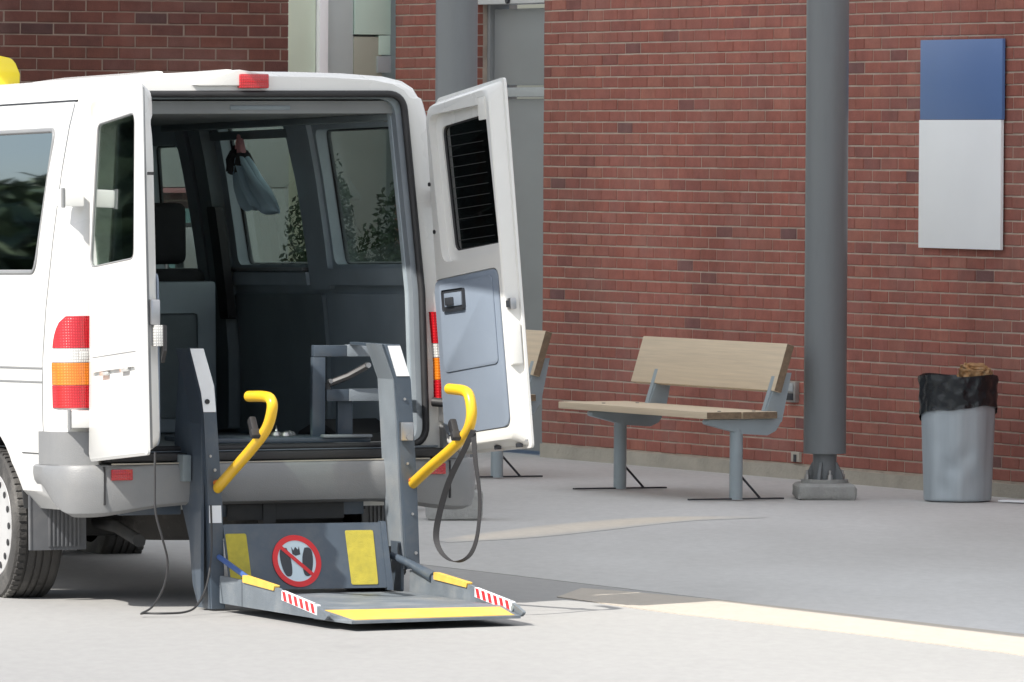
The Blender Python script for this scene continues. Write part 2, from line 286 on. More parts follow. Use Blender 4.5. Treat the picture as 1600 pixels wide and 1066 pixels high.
def a_tube(bm, pts, r, seg=10, flat=None):
    P = [Vector(p) for p in pts]; rings = []; prev = None
    for i, p in enumerate(P):
        d = (P[min(i+1, len(P)-1)]-P[max(i-1, 0)]).normalized()
        if prev is None:
            u = d.cross(Vector((0, 0, 1)));  u = u if u.length > 0.05 else d.cross(Vector((1, 0, 0)))
        else: u = prev-d*prev.dot(d)
        u.normalize(); prev = u; v = d.cross(u).normalized(); rr = r[i] if isinstance(r, (list, tuple)) else r
        fx, fy = flat if flat else (1, 1)
        rings.append([bm.verts.new(p+u*rr*fx*math.cos(2*math.pi*k/seg)+v*rr*fy*math.sin(2*math.pi*k/seg)) for k in range(seg)])
    for a, b in zip(rings, rings[1:]):
        for k in range(seg): bm.faces.new((a[k], a[(k+1) % seg], b[(k+1) % seg], b[k]))
    bm.faces.new(list(reversed(rings[0]))); bm.faces.new(rings[-1])
def tube(name, parent, m, pts, r, seg=12, smooth_n=0, flat=None):
    bm = bmesh.new(); a_tube(bm, catmull(pts, smooth_n) if smooth_n else pts, r, seg, flat)
    return build(name, bm, m, parent, smooth=True, sharp=60)
def a_lathe(bm, prof, seg=32, axis='z', center=(0, 0, 0), closed=True):
    c = Vector(center); rings = []
    for r, h in prof:
        ring = []
        for k in range(seg):
            t = 2*math.pi*k/seg; x, y = r*math.cos(t), r*math.sin(t)
            v = {'z': Vector((x, y, h)), 'x': Vector((h, x, y)), 'y': Vector((x, h, y))}[axis]
            ring.append(bm.verts.new(c+v))
        rings.append(ring)
    for a, b in zip(rings, rings[1:]):
        for k in range(seg): bm.faces.new((a[k], a[(k+1) % seg], b[(k+1) % seg], b[k]))
    if closed:
        if prof[0][0] > 1e-5: bm.faces.new(list(reversed(rings[0])))
        if prof[-1][0] > 1e-5: bm.faces.new(rings[-1])
def lathe(name, parent, m, prof, seg=32, axis='z', center=(0, 0, 0), closed=True, sharp=35):
    bm = bmesh.new(); a_lathe(bm, prof, seg, axis, center, closed)
    bmesh.ops.remove_doubles(bm, verts=bm.verts[:], dist=1e-5)
    return build(name, bm, m, parent, smooth=True, sharp=sharp)
def boolean(o, cutters, op='DIFFERENCE'):
    for c in cutters:
        md = o.modifiers.new('b', 'BOOLEAN'); md.operation = op; md.object = c; md.solver = 'EXACT'
    dg = bpy.context.evaluated_depsgraph_get(); dg.update()
    me = bpy.data.meshes.new_from_object(o.evaluated_get(dg)); old = o.data; o.modifiers.clear(); o.data = me; me.name = old.name
    for c in cutters: bpy.data.objects.remove(c, do_unlink=True)
    return o
def smooth_by_angle(o, a=35):
    bm = bmesh.new(); bm.from_mesh(o.data)
    for f in bm.faces: f.smooth = True
    for e in bm.edges: e.smooth = not (len(e.link_faces) != 2 or e.calc_face_angle(0) > R(a))
    bm.to_mesh(o.data); bm.free()

# ------------------------------------------------------------------ building frame
B = R(25.5)
W = Vector((math.sin(B), -math.cos(B), 0)); NN = Vector((-math.cos(B), -math.sin(B), 0)); CN = Vector((0.195, 51.665, 0))
def bp(w, n, z=0): return CN+W*w+NN*n+Vector((0, 0, z))
RZW = math.atan2(W.y, W.x)                    # local x along the long wall, local -y towards the walkway
RZL = math.atan2(-NN.y, -NN.x)                # local x along the far wall, local -y towards the camera

# ------------------------------------------------------------------ ground
def sheet(name, pts, z, m, kind='structure', skirt=0):
    me = bpy.data.meshes.new(name); me.from_pydata([(p[0], p[1], z) for p in pts], [], [tuple(range(len(pts)))]); me.validate()
    o = link(name, me, m); props(o, kind=kind)
    bm = bmesh.new(); bm.from_mesh(me); bmesh.ops.recalc_face_normals(bm, faces=bm.faces[:])
    for f in bm.faces:
        if f.normal.z < 0: f.normal_flip()
    if skirt:
        es = [e for e in bm.edges if len(e.link_faces) == 1]
        g = bmesh.ops.extrude_edge_only(bm, edges=es)
        for v in g['geom']:
            if isinstance(v, bmesh.types.BMVert): v.co.z -= skirt
        bmesh.ops.recalc_face_normals(bm, faces=bm.faces[:])
    bm.to_mesh(me); bm.free(); return o
sheet('ground', [(-700, -200), (700, -200), (700, 1200), (-700, 1200)], -0.008, M['road'])
def wn(w, n): p = bp(w, n); return (p.x, p.y)
sheet('walkway', [wn(-8, 6.3), wn(-8, -0.2), wn(45, -0.2), wn(45, 6.3)], -0.006, M['walk'], skirt=0.01)
# pale flush kerb band, with worn irregular edges
ker = []
nn = 90
for i in range(nn+1):
    w = 13.9+i*(45-13.9)/nn; ker.append(wn(w, 6.27+random.uniform(-.008, .008)+(0.22*math.exp(-(w-13.9)*1.2))))
for i in range(nn, -1, -1):
    w = 14.5+i*(45-14.5)/nn; ker.append(wn(w, 6.93+random.uniform(-.02, .02)+0.04*math.sin(w*1.7)))
sheet('kerb', ker, -0.004, M['kerb'], skirt=0.02)
st_c = catmull([(-.36, 40.55, 0), (.02, 41.35, 0), (.42, 42.30, 0), (.86, 43.15, 0), (1.36, 43.48, 0)], 10)  # streak of sunlight on the shaded walkway, painted as a soft-edged sheet
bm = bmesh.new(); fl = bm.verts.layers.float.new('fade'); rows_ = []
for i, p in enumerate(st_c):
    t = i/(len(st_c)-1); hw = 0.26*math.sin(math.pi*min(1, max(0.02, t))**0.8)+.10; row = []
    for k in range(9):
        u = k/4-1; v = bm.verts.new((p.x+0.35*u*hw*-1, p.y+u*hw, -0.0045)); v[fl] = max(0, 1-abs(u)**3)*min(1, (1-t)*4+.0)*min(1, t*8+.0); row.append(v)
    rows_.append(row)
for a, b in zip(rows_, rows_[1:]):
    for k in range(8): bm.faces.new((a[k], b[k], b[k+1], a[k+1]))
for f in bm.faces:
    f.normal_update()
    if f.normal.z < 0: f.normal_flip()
stp = build('sunlight_streak', bm, M['sun_streak']); props(stp, kind='structure')
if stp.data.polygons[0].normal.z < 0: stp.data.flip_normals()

# ------------------------------------------------------------------ brick walls
CH, BL, J = 0.0715, 0.2145, 0.0085
def brick_bm(bm, x0, x1, z0, z1, y, dpt=0.05, jit=0.0015):
    c = 0.004
    jx = random.uniform(-jit, jit); jz = random.uniform(-jit*.7, jit*.7); jy = random.uniform(-0.0015, 0.0012); q = random.uniform(-.0012, .0012)
    A = [bm.verts.new((x, y+dpt, z)) for x, z in ((x0, z0), (x1, z0), (x1, z1), (x0, z1))]
    Bv = [bm.verts.new((x+jx, y+jy+c, z+jz)) for x, z in ((x0, z0), (x1, z0+q), (x1, z1+q), (x0, z1))]
    Cv = [bm.verts.new((x+jx, y+jy, z+jz)) for x, z in ((x0+c, z0+c), (x1-c, z0+c+q), (x1-c, z1-c+q), (x0+c, z1-c))]
    for P, Q in ((A, Bv), (Bv, Cv)):
        for k in range(4): bm.faces.new((P[k], P[(k+1) % 4], Q[(k+1) % 4], Q[k]))
    bm.faces.new(Cv)
def brick_wall(name, loc, rz, length, z0, z1, label, bmat, mmat, vis=None, thick=0.3, plinth=None, offset=0):
    t = empty(name, loc, rz, label, 'wall')
    box('mortar', t, mmat, (0.002, 0.005, z0-0.02), (length-0.002, thick, z1))
    rows = int((z1-z0)/CH); items = []
    for r in range(rows):
        za = z0+r*CH+J/2; zb = z0+(r+1)*CH-J/2; x = -(BL/2 if (r+offset) % 2 else 0)
        while x < length-0.03:
            xa = max(0, x)+(J/2 if x > 0.01 else 0); xb = min(length, x+BL)-(J/2 if x+BL < length-0.01 else 0)
            if xb-xa > 0.03: items.append((xa, xb, za, zb))
            x += BL
    sc = sorted(range(len(items)), key=lambda i: -(vis(items[i]) if vis else 0))
    singles = set(sc[:300]); shared = {}
    bm = bmesh.new(); rest = 0
    for i, (xa, xb, za, zb) in enumerate(items):
        if i in singles:
            key = (round(xb-xa, 4), random.randrange(4))
            if key not in shared:
                b2 = bmesh.new(); brick_bm(b2, 0, xb-xa, 0, zb-za, 0); bmesh.ops.recalc_face_normals(b2, faces=b2.faces[:])
                me = bpy.data.meshes.new('brick'); b2.to_mesh(me); b2.free(); me.materials.append(bmat); shared[key] = me
            o = bpy.data.objects.new('brick', shared[key]); col.objects.link(o); o.parent = t
            o.location = (xa, random.uniform(-.0012, .0012), za)
        else:
            brick_bm(bm, xa, xb, za, zb, 0); rest += 1
    if rest:
        o = build('brickwork', bm, bmat, t); o['kind'] = 'stuff'
    else: bm.free()
    if plinth:
        bm = bmesh.new(); n = 60; zz = z0-0.002
        top = [(length*k/n, zz+random.uniform(-.012, .003)) for k in range(n+1)]
        a_prism(bm, [(0, -0.1)]+[(length, -0.1)]+list(reversed(top)), 'y', -plinth, 0.2)
        build('concrete_plinth', bm, M['plinth'], t)
    return t
def vis_right(it):
    xa, xb, za, zb = it
    if zb > 2.92 or xa > 6.55 or xa < 0: return -100
    # hidden by column, sign, bench back
    if 5.14 < xa < 6.0 and 1.42 < za < 2.64: return -50
    return xa
wall1 = brick_wall('brick_wall', bp(0, 0), RZW, 15.0, 0.085, 3.40, 'long red brick wall behind the benches, with the blue and white panel mounted on it', M['brick'], M['mortar'], vis_right, plinth=0.012)
def vis_pier(it): return 10-abs(it[2]-2.5)
brick_wall('brick_wall', bp(-2.3, 0), RZW, 1.27, 0.085, 3.40, 'narrow red brick pier behind the left grey column, between glazed entrance and grey door', M['brick'], M['mortar'], vis_pier, plinth=0.012, offset=1)
LW = 5.2
def vis_left(it):
    xa, xb, za, zb = it
    return (10+xa*0.1) if (za > 2.15 and zb < 3.0 and xb > LW-1.95) else -abs(za-2.0)
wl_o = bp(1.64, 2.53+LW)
wall2 = brick_wall('brick_wall', wl_o, RZL, LW, 0.085, 3.40, 'dark shaded red brick wall seen above the van roof at top left', M['brick_shade'], M['mortar_shade'], vis_left, plinth=0.012)

# flat panel sign on the wall
def on_wall(w, z, y=0.0): return (w, -y, z)
sg = empty('wall_panel', bp(5.15, 0, 1.42), RZW, 'tall blue over white blank panel mounted on the red brick wall', 'sign')
box('blue_panel', sg, M['sign_blue'], (0.01, -0.032, 0.752), (1.0, -0.012, 1.218), 0.002)
box('white_panel', sg, M['sign_white'], (0, -0.032, 0), (0.99, -0.012, 0.75), 0.002)
box('mounting_rail', sg, M['steel'], (0.1, -0.011, 0.2), (0.9, 0.0015, 0.26)); box('mounting_rail', sg, M['steel'], (0.1, -0.011, 0.95), (0.9, 0.0015, 1.0))
# outlet boxes
ob = empty('outlet_box', bp(3.46, 0, 0.46), RZW, 'grey electrical outlet box on the brick wall beside the bench back', 'outlet box')
box('box_body', ob, M['outlet'], (0, -0.03, 0), (0.13, 0.002, 0.125), 0.006)
box('cover_flap', ob, M['brace'], (0.02, -0.037, 0.012), (0.11, -0.030, 0.055), 0.003)
box('cover_plate', ob, M['frame_grey'], (0.02, -0.036, 0.065), (0.11, -0.030, 0.115), 0.003)
pb_ = empty('junction_box', bp(3.52, 0, 0.10), RZW, 'small pale hose box low on the brick wall just left of the right column', 'wall box')
box('box_body', pb_, M['plinth'], (0, -0.018, 0), (0.11, 0.002, 0.062), 0.004); box('dark_slot', pb_, M['brace'], (0.04, -0.022, 0.0), (0.075, -0.018, 0.045), 0.001)

# ------------------------------------------------------------------ grey metal door beside the pier
dr = empty('metal_door', bp(-1.03, -0.02), RZW, 'grey metal door with large plain panel above it, between brick pier and long brick wall', 'door')
box('door_leaf', dr, M['door_grey'], (0.05, 0.10, 0.02), (0.98, 0.15, 2.31), 0.004)
box('transom_panel', dr, M['door_grey'], (0.05, 0.09, 2.40), (0.98, 0.14, 2.90), 0.004)
box('door_frame', dr, M['frame_grey'], (0.003, 0.07, 2.325), (1.027, 0.2, 2.385), 0.003)
box('door_frame', dr, M['door_grey'], (0.003, 0.06, 0.0), (0.045, 0.2, 3.38), 0.003)
box('door_frame', dr, M['door_grey'], (0.985, 0.06, 0.0), (1.027, 0.2, 3.38), 0.003)
box('soffit_panel', dr, M['canopy'], (0.003, -0.02, 2.93), (1.027, 0.22, 3.38), 0.003)
lathe('peephole', dr, M['brace'], [(0, 0.08), (0.011, 0.08), (0.011, 0.10), (0, 0.10)], 12, 'y', (0.86, 0, 2.27))
lathe('peephole', dr, M['brace'], [(0, -0.04), (0.02, -0.04), (0.02, -0.021), (0, -0.021)], 12, 'y', (0.50, 0, 2.95))
tube('door_handle', dr, M['steel'], [(0.93, 0.10, 1.12), (0.93, 0.06, 1.12), (0.95, 0.05, 1.05), (0.93, 0.06, 0.98), (0.93, 0.10, 0.98)], 0.011, 8)

# ------------------------------------------------------------------ glazed entrance
fa = empty('glazed_entrance', bp(-2.34, 3.0), RZL, 'pale green glazed entrance screen with white mullion behind the van roof', 'entrance screen')
def fx(n): return 3.0-n
ZT = 3.38
box('green_panel', fa, M['panel_green'], (0, 0.05, 2.34), (fx(.545), 0.12, ZT), 0.003)
box('green_panel', fa, M['panel_green'], (0, 0.05, 0.1), (fx(.545), 0.12, 2.33), 0.003)
box('mullion', fa, M['white_post'], (fx(.54), 0.0, 0), (fx(.475), 0.15, ZT), 0.004)
box('side_panel', fa, M['panel_greygreen'], (fx(.47), 0.05, 2.34), (fx(.27), 0.12, ZT), 0.002)
box('side_panel', fa, M['beige'], (fx(.268), 0.045, 2.41), (fx(.06), 0.12, 2.73), 0.002)
box('side_panel', fa, M['panel_greygreen'], (fx(.47), 0.05, 0.1), (fx(.02), 0.12, 2.33), 0.002)
box('mint_pane', fa, M['mint'], (fx(.266), 0.035, 2.745), (fx(.0), 0.12, ZT), 0.003)
box('mint_pane', fa, M['mint'], (fx(.085), 0.04, 2.61), (fx(.0), 0.12, 2.74), 0.002)
box('glazing_block', fa, M['frame_grey'], (fx(.10), 0.02, 2.49), (fx(.0), 0.12, 2.60), 0.003)
box('sill_bar', fa, M['panel_green'], (fx(.47), 0.02, 2.34), (fx(.0), 0.13, 2.405), 0.003)
box('backing_wall', fa, M['panel_greygreen'], (0.0, 0.13, 0.0), (fx(-.2), 0.3, ZT))

wp_ = empty('wall_panel', wl_o, RZL, 'pale grey green panel on the shaded brick wall, seen only through the van windows', 'panel')
box('upper_panel', wp_, M['panel_greygreen'], (LW-.86, -.04, 1.74), (LW-.01, -.006, 2.33), .003)
box('lower_panel', wp_, M['panel_greygreen'], (LW-.60, -.04, .12), (LW-.01, -.006, 1.735), .003)
box('pink_sill', wp_, M['pink'], (LW-.88, -.06, 1.705), (LW-.605, -.006, 1.735), .003)
box('teal_pane', wp_, M['teal'], (LW-.88, -.04, .9), (LW-.605, -.006, 1.61), .003)
# ------------------------------------------------------------------ columns
def column(w, n, r, label, blk, zb):
    t = empty('steel_column', bp(w, n), RZW, label, 'column', 'grey steel columns carrying the canopy')
    bm = bmesh.new(); a_box(bm, (-blk[0], -blk[1], -0.01), (blk[0], blk[1], zb), 0.03, seg=3)
    for v in bm.verts: v.co += Vector((random.uniform(-.004, .004),)*3)
    build('concrete_footing', bm, M['concrete'], t, True).rotation_euler = (0, 0, -RZW+.05)
    lathe('shaft', t, M['column'], [(0.0, zb+0.17), (r, zb+0.17), (r, 3.40), (0, 3.40)], 48)
    lathe('base_plate', t, M['concrete'], [(0, zb+0.001), (r*1.12, zb+0.001), (r*1.12, zb+0.022), (0, zb+0.022)], 32)
    lathe('pin_stem', t, M['column'], [(0, zb+0.02), (r*0.56, zb+0.02), (r*0.56, zb+0.18), (0, zb+0.18)], 24)
    for k in range(4):
        a = R(45+90*k)
        g = prism('gusset', t, M['column'], [(r*0.35, zb+0.022), (r*0.92, zb+0.022), (r*0.88, zb+0.05), (r*0.60, zb+0.12), (r*0.35, zb+0.12)], 'y', -0.008, 0.008); g.rotation_euler = (0, 0, a)
        b = lathe('anchor_bolt', t, M['steel'], [(0, zb+0.02), (0.016, zb+0.02), (0.016, zb+0.05), (0.008, zb+0.052), (0.008, zb+0.075), (0, zb+0.075)], 10, center=(r*0.86*math.cos(a+.6), r*0.86*math.sin(a+.6), 0))
    return t
column(6.02, 1.10, 0.122, 'tall grey steel column with pinned base between the bench and the bin', (0.17, 0.19), 0.085)
column(7.635, 4.198, 0.113, 'tall grey steel column behind the open right van door, on a concrete footing', (0.15, 0.15), 0.16)
cn = empty('canopy', bp(0, 0, 3.4), RZW, 'flat pale canopy roof over the walkway, above the top of the picture', 'canopy')
me = bpy.data.meshes.new('roof_sheet'); me.from_pydata([(-9, -9.42, .2), (26, -9.42, .2), (26, .35, .2), (-9, .35, .2)], [], [(0, 1, 2, 3)]); link('roof_sheet', me, M['canopy_sheet'], cn)
box('edge_beam', cn, M['canopy'], (-9, -9.42, .0), (26, -9.30, .19), 0.01)
for i in range(6): box('roof_beam', cn, M['canopy'], (-6+i*5.4, -9.29, .02), (-5.85+i*5.4, 0.3, 0.19))

# ------------------------------------------------------------------ benches
def bench(w0, label, right_leg=True):
    # origin at left foot; feet 1.49 m apart; local x along wall, -y to walkway
    t = empty('bench', bp(w0, 1.70), RZW, label, 'bench', 'wooden benches along the brick wall')
    sx0, sx1 = -0.37, 1.56
    for (a, b) in ((-0.225, -0.005), (0.005, 0.225)):
        box('seat_plank', t, M['wood'], (sx0, a, 0.462), (sx1, b, 0.502), 0.005)
    mt = Matrix.Translation((0, 0.215, 0.60)) @ Matrix.Rotation(R(-17), 4, 'X')
    box('backrest', t, M['wood'], (sx0+0.06, -0.002, 0.02), (sx1-0.03, 0.045, 0.30), 0.005, mt)
    for (a, b) in ((-0.225, -0.005), (0.005, 0.225)): box('end_grain', t, M['wood_end'], (sx1, a+.002, .464), (sx1+.004, b-.002, .500))
    box('end_grain', t, M['wood_end'], (sx1-0.03, 0.0, 0.022), (sx1-0.025, 0.043, 0.298), 0, mt)
    for x in (0.0, 1.49):
        tube('leg', t, M['bench'], [(x, 0, 0), (x, 0, 0.40)], 0.038, 20)
        prism('seat_arm', t, M['bench'], rpoly([(-0.20, 0.458), (-0.20, 0.43), (0.02, 0.375), (0.18, 0.365), (0.235, 0.39), (0.28, 0.458)], 0.012, 3), 'x', x-0.035, x+0.035, 0.003)
        prism('back_arm', t, M['bench'], [(0.17, 0.46), (0.285, 0.44), (0.345, 0.72), (0.265, 0.72)], 'x', x+0.0, x+0.012)
        prism('back_arm', t, M['bench'], [(0.165, 0.46), (0.175, 0.46), (0.262, 0.72), (0.25, 0.72)], 'x', x-0.04, x+0.0)
        for yy in (-.11, .11): lathe('plank_bolt', t, M['brace'], [(0, .5022), (.011, .5022), (.011, .505), (0, .506)], 10, 'z', (x, yy, 0))
        box('foot_bar', t, M['brace'], (x-0.016, -0.30, 0.0), (x+0.016, 0.30, 0.009))
        tube('brace_rod', t, M['brace'], [(x, 0.03, 0.135), (x, 0.155, 0.006)], 0.007, 8)
        lathe('bolt', t, M['steel'], [(0, -0.04), (0.012, -0.04), (0.012, -0.035), (0, -0.035)], 10, 'x', (x, -0.17, 0.44))
    return t
bench(4.59, 'whole wooden bench with tilted plank backrest between the van and the grey column')
bench(1.42, 'far wooden bench mostly hidden by the open right van door')

# ------------------------------------------------------------------ rubbish bin
bn = empty('litter_bin', bp(6.545, 0.52), RZW, 'dented blue grey metal bin with black liner standing against the brick wall', 'litter bin')
bm = bmesh.new(); seg = 56; rings = []
def bin_r(th, z):
    r = 0.192+0.024*z/0.68
    r *= 1+0.016*math.copysign(abs(math.sin(th*9))**.5, math.sin(th*9))+0.006*math.sin(th*17+1)
    # dents on the camera side (camera is at local direction ~ -x.. -y)
    for (tc, zc, s, d) in ((-0.62, 0.2, 0.10, 0.022), (-0.25, 0.27, 0.07, 0.014), (-0.9, 0.08, 0.09, 0.012), (-1.2, 0.33, 0.08, 0.007), (0.1, 0.13, 0.09, 0.012)):
        dd = math.atan2(math.sin(th-tc), math.cos(th-tc))*0.2
        r -= d*math.exp(-(dd*dd+(z-zc)**2)/(s*s*0.35))
    return r
zs = [0, 0.008, 0.02]+[0.03+i*0.65/26 for i in range(27)]
for z in zs:
    rings.append([bm.verts.new(((bin_r(2*math.pi*k/seg, z)-(0.006 if z < .005 else 0))*math.cos(2*math.pi*k/seg), (bin_r(2*math.pi*k/seg, z)-(0.006 if z < .005 else 0))*math.sin(2*math.pi*k/seg), z)) for k in range(seg)])
for a, b in zip(rings, rings[1:]):
    for k in range(seg): bm.faces.new((a[k], a[(k+1) % seg], b[(k+1) % seg], b[k]))
bm.faces.new(list(reversed(rings[0])))
build('bin_body', bm, M['bin'], bn, True, 60)
bm = bmesh.new(); rings = []; seg = 96; rows = 16
for j in range(rows+1):
    ring = []
    for k in range(seg):
        th = 2*math.pi*k/seg
        low = 0.485+0.055*math.cos(th+.1)+0.012*math.sin(th*3)+0.002*math.sin(th*11)
        z = low+(0.715-low)*j/rows
        wr = 0.003*math.sin(th*9+j*0.9)+0.0035*math.sin(th*17-j*0.6+1)+0.002*math.sin(th*31+j)+random.uniform(-.0012, .0012)
        r = bin_r(th, min(z, 0.68))+0.008+wr*(0.6+0.4*math.sin(j))+(0.004 if j == 0 else 0)
        ring.append(bm.verts.new((r*math.cos(th), r*math.sin(th), z+(0.006*math.sin(th*4) if j == rows else 0))))
    rings.append(ring)
ring2 = [bm.verts.new((0.185*math.cos(2*math.pi*k/seg), 0.185*math.sin(2*math.pi*k/seg), 0.60+0.01*math.sin(k))) for k in range(seg)]
rings.append(ring2)
for a, b in zip(rings, rings[1:]):
    for k in range(seg): bm.faces.new((a[k], a[(k+1) % seg], b[(k+1) % seg], b[k]))
bm.faces.new(ring2)
build('bin_liner', bm, M['bag'], bn, True, 80)
bm = bmesh.new(); bmesh.ops.create_icosphere(bm, subdivisions=4, radius=1)
for v in bm.verts:
    p = v.co.copy(); k = 1+0.13*math.sin(p.x*9+p.y*5)*math.sin(p.z*8)+0.07*math.sin(p.y*17+p.z*13)+random.uniform(-.03, .03)
    q = Vector((math.copysign(abs(p.x)**.5, p.x), math.copysign(abs(p.y)**.5, p.y), math.copysign(abs(p.z)**.6, p.z)))
    v.co = Vector((q.x*0.088*k, q.y*0.065*k, q.z*0.06*k))
pg = build('paper_bag', bm, M['paper'], None, True, 25); pg.parent = None
pg.location = bp(6.545, 0.52, 0.715)+Vector((0.095, 0.03, 0)); pg.rotation_euler = (0.1, 0.12, RZW+1.1)
props(pg, 'crumpled brown paper bag sticking out of the top of the bin', 'paper bag')
lt = bmesh.new(); a_box(lt, (-0.1, -0.05, 0.0), (0.1, 0.05, 0.012), 0.004)
lto = build('paper_scrap', lt, M['white'], None, True); lto.location = bp(6.85, 0.30, 0.0); lto.rotation_euler = (0, 0, RZW+0.5); props(lto, 'flat white paper scrap on the ground right of the bin', 'litter')

# ------------------------------------------------------------------ plants and trees
def leaf_cloud(bm, pts, size, n_each=1):
    for p in pts:
        for _ in range(n_each):
            a = Vector((random.gauss(0, 1), random.gauss(0, 1), random.gauss(0, 1))).normalized(); b = a.orthogonal().normalized(); b.rotate(Matrix.Rotation(random.uniform(0, 6.28), 3, a)); c = a.cross(b)
            s = size*random.uniform(.6, 1.3); q = Vector(p)
            bm.faces.new([bm.verts.new(q+b*s), bm.verts.new(q+c*s*.45), bm.verts.new(q-b*s), bm.verts.new(q-c*s*.45)])
def shrub(loc, rx, h, label, n=2600, size=0.05, grp=None):
    t = empty('shrub', loc, 0, label, 'shrub', grp)
    pts = []
    while len(pts) < n:
        x, y, z = random.uniform(-1, 1), random.uniform(-1, 1), random.uniform(0, 1)
        prof = (1-0.55*z**3)*min(1, (1-z)*5+0.05)
        rr = math.hypot(x, y)
        if rr < prof*(1+0.1*math.sin(5*math.atan2(y, x)+z*6)) and random.random() < 0.25+rr: pts.append((x*rx, y*rx, 0.25+z*(h-0.25)))
    bm = bmesh.new(); leaf_cloud(bm, pts, size); build('foliage', bm, M['leaf'], t)
    tube('stem', t, M['bark'], [(0, 0, 0), (0.01, 0.02, h*0.4), (0, 0, h*0.8)], [0.03, 0.025, 0.012], 8)
for u, D, r, h, lab, n in ((492, 46.0, .21, 1.97, 'upright dark green shrub seen through the sliding door window of the van', 1500),
        (520, 45.4, .15, 2.04, 'slim dark green shrub at the left of the rear side window of the van', 1300),
        (640, 44.0, .24, 2.06, 'tall dark green shrub at the right of the rear side window of the van', 1900),
        (582, 45.0, .30, 1.66, 'low dark green shrub in the middle of the rear side window of the van', 1700)):
    shrub(((u-800)/FPX*D, D, 0), r, h, lab, n*4, .020)
bm = bmesh.new(); pts = []
for i in range(16):
    x, y, h, r = -26-i*3.6+random.uniform(-1, 1), 62+i*3.4+random.uniform(-3, 3), random.uniform(5.0, 6.6), random.uniform(3.0, 4.0)
    for c in [(x+random.uniform(-.6, .6)*r, y+random.uniform(-.6, .6)*r, h*random.uniform(.2, .85)) for _ in range(22)]:
        cr = r*random.uniform(.35, .55)
        for _ in range(110):
            v = Vector((random.gauss(0, 1), random.gauss(0, 1), random.gauss(0, 1))).normalized()*cr*random.uniform(.6, 1); pts.append((c[0]+v.x, c[1]+v.y, max(.3, c[2]+v.z*.7)))
leaf_cloud(bm, pts, 0.35); tl = build('distant_trees', bm, M['leaf']); props(tl, 'belt of dark trees across the street, mirrored in the van windows', 'trees', kind='stuff')

# ------------------------------------------------------------------ the van
PSI = R(22)
O = Vector((-1.042, 34.83, 0))
van = bpy.data.objects.new('passenger_van', None); col.objects.link(van)
van.matrix_world = Matrix.Translation(O) @ Matrix.Rotation(PSI, 4, 'Z') @ Matrix.Rotation(R(-1.0), 4, 'X') @ Matrix.Rotation(R(-.5), 4, 'Y')
props(van, 'white passenger van seen from behind with both rear doors open', 'van')
LEAN = 0.06
PROF = [(.86, .42), (.93, .50), (.958, .62), (.967, .80), (.967, 1.05), (.948, 1.3), (.912, 1.6), (.872, 1.88), (.835, 2.08), (.808, 2.185), (.80, 2.205), (.785, 2.212), (.762, 2.25), (.71, 2.282), (.62, 2.303), (.42, 2.317), (.2, 2.323), (0, 2.325)]
def half(off, zs=1.0, dz=0):
    return [(max(0, x-off), z) for x, z in PROF]
LEN = 5.35
def loft(secs, m, name):
    bm = bmesh.new(); rings = []
    for y, pts, lean in secs:
        full = [(-x, z) for x, z in pts[:-1]]+[pts[-1]]+[(x, z) for x, z in reversed(pts[:-1])]
        rings.append([bm.verts.new((x, y+lean*max(0, z-.7), z)) for x, z in full])
    n = len(rings[0])
    for a, b in zip(rings, rings[1:]):
        for k in range(n): bm.faces.new((a[k], a[(k+1) % n], b[(k+1) % n], b[k]))
    bm.faces.new(list(reversed(rings[0]))); bm.faces.new(rings[-1])
    return build(name, bm, m)
def sec(off, zcap=9, zmin=0):
    o_ = []
    for x, z in PROF:
        xx = max(0, x-off)
        if z > 2.2: z2 = 2.2+(z-2.2)*(1 if off < .02 else .82)
        else: z2 = z
        o_.append((xx, min(z2, zcap) if zcap < 9 else z2))
    o_[-1] = (0, o_[-1][1]); return o_
secs = [(0.0, sec(.085), LEAN), (0.012, sec(.058), LEAN), (0.04, sec(.03), LEAN), (0.09, sec(.008), LEAN), (0.15, sec(0), LEAN), (0.5, sec(0), 0.0)]
y = 0.9
while y < 3.9: secs.append((y, sec(0), 0)); y += 0.5
def front(y, s, top):
    pts = []
    for x, z in PROF:
        zz = z if z < top else top-(2.325-z)*0.12
        pts.append((max(0, x*s-(0.0 if z < 1.0 else (z-1.0)*0.02)), min(zz, 2.325)))
    pts[-1] = (0, pts[-1][1]); return pts
secs += [(4.0, sec(0), 0), (4.3, front(4.3, .985, 2.05), 0), (4.7, front(4.7, .96, 1.60), 0), (5.1, front(5.1, .93, 1.22), 0), (5.45, front(5.45, .86, 1.02), 0), (5.6, front(5.6, .76, .92), 0)]
body = loft(secs, M['paint'], 'body'); body.data.materials.append(M['trim'])
# cavity
def inner(off, top=2.20, bot=0.68):
    pts = [(x-off, z) for x, z in PROF if bot < z < 2.19]
    return [(pts[0][0], bot)]+pts+[(.73, top-.03), (.66, top), (0, top+.01)]
cv = bmesh.new(); rings = []
for y, lean in ((0.045, LEAN), (0.5, 0.01), (3.95, 0)):
    p = inner(.065); full = [(-x, z) for x, z in p[:-1]]+[p[-1]]+[(x, z) for x, z in reversed(p[:-1])]
    rings.append([cv.verts.new((x, y+lean*max(0, z-.7), z)) for x, z in full])
n = len(rings[0])
for a, b in zip(rings, rings[1:]):
    for k in range(n): cv.faces.new((a[k], a[(k+1) % n], b[(k+1) % n], b[k]))
cv.faces.new(list(reversed(rings[0]))); cv.faces.new(rings[-1])
cav = build('cavity', cv, None); cav.data.materials.append(M['paint']); cav.data.materials.append(M['trim'])
for p in cav.data.polygons: p.material_index = 1
OPEN = rpoly([(-.738, .672), (.738, .672), (.738, 1.35), (.676, 2.232), (-.676, 2.232), (-.738, 1.35)], [.09, .09, .3, .08, .08, .3], 7)
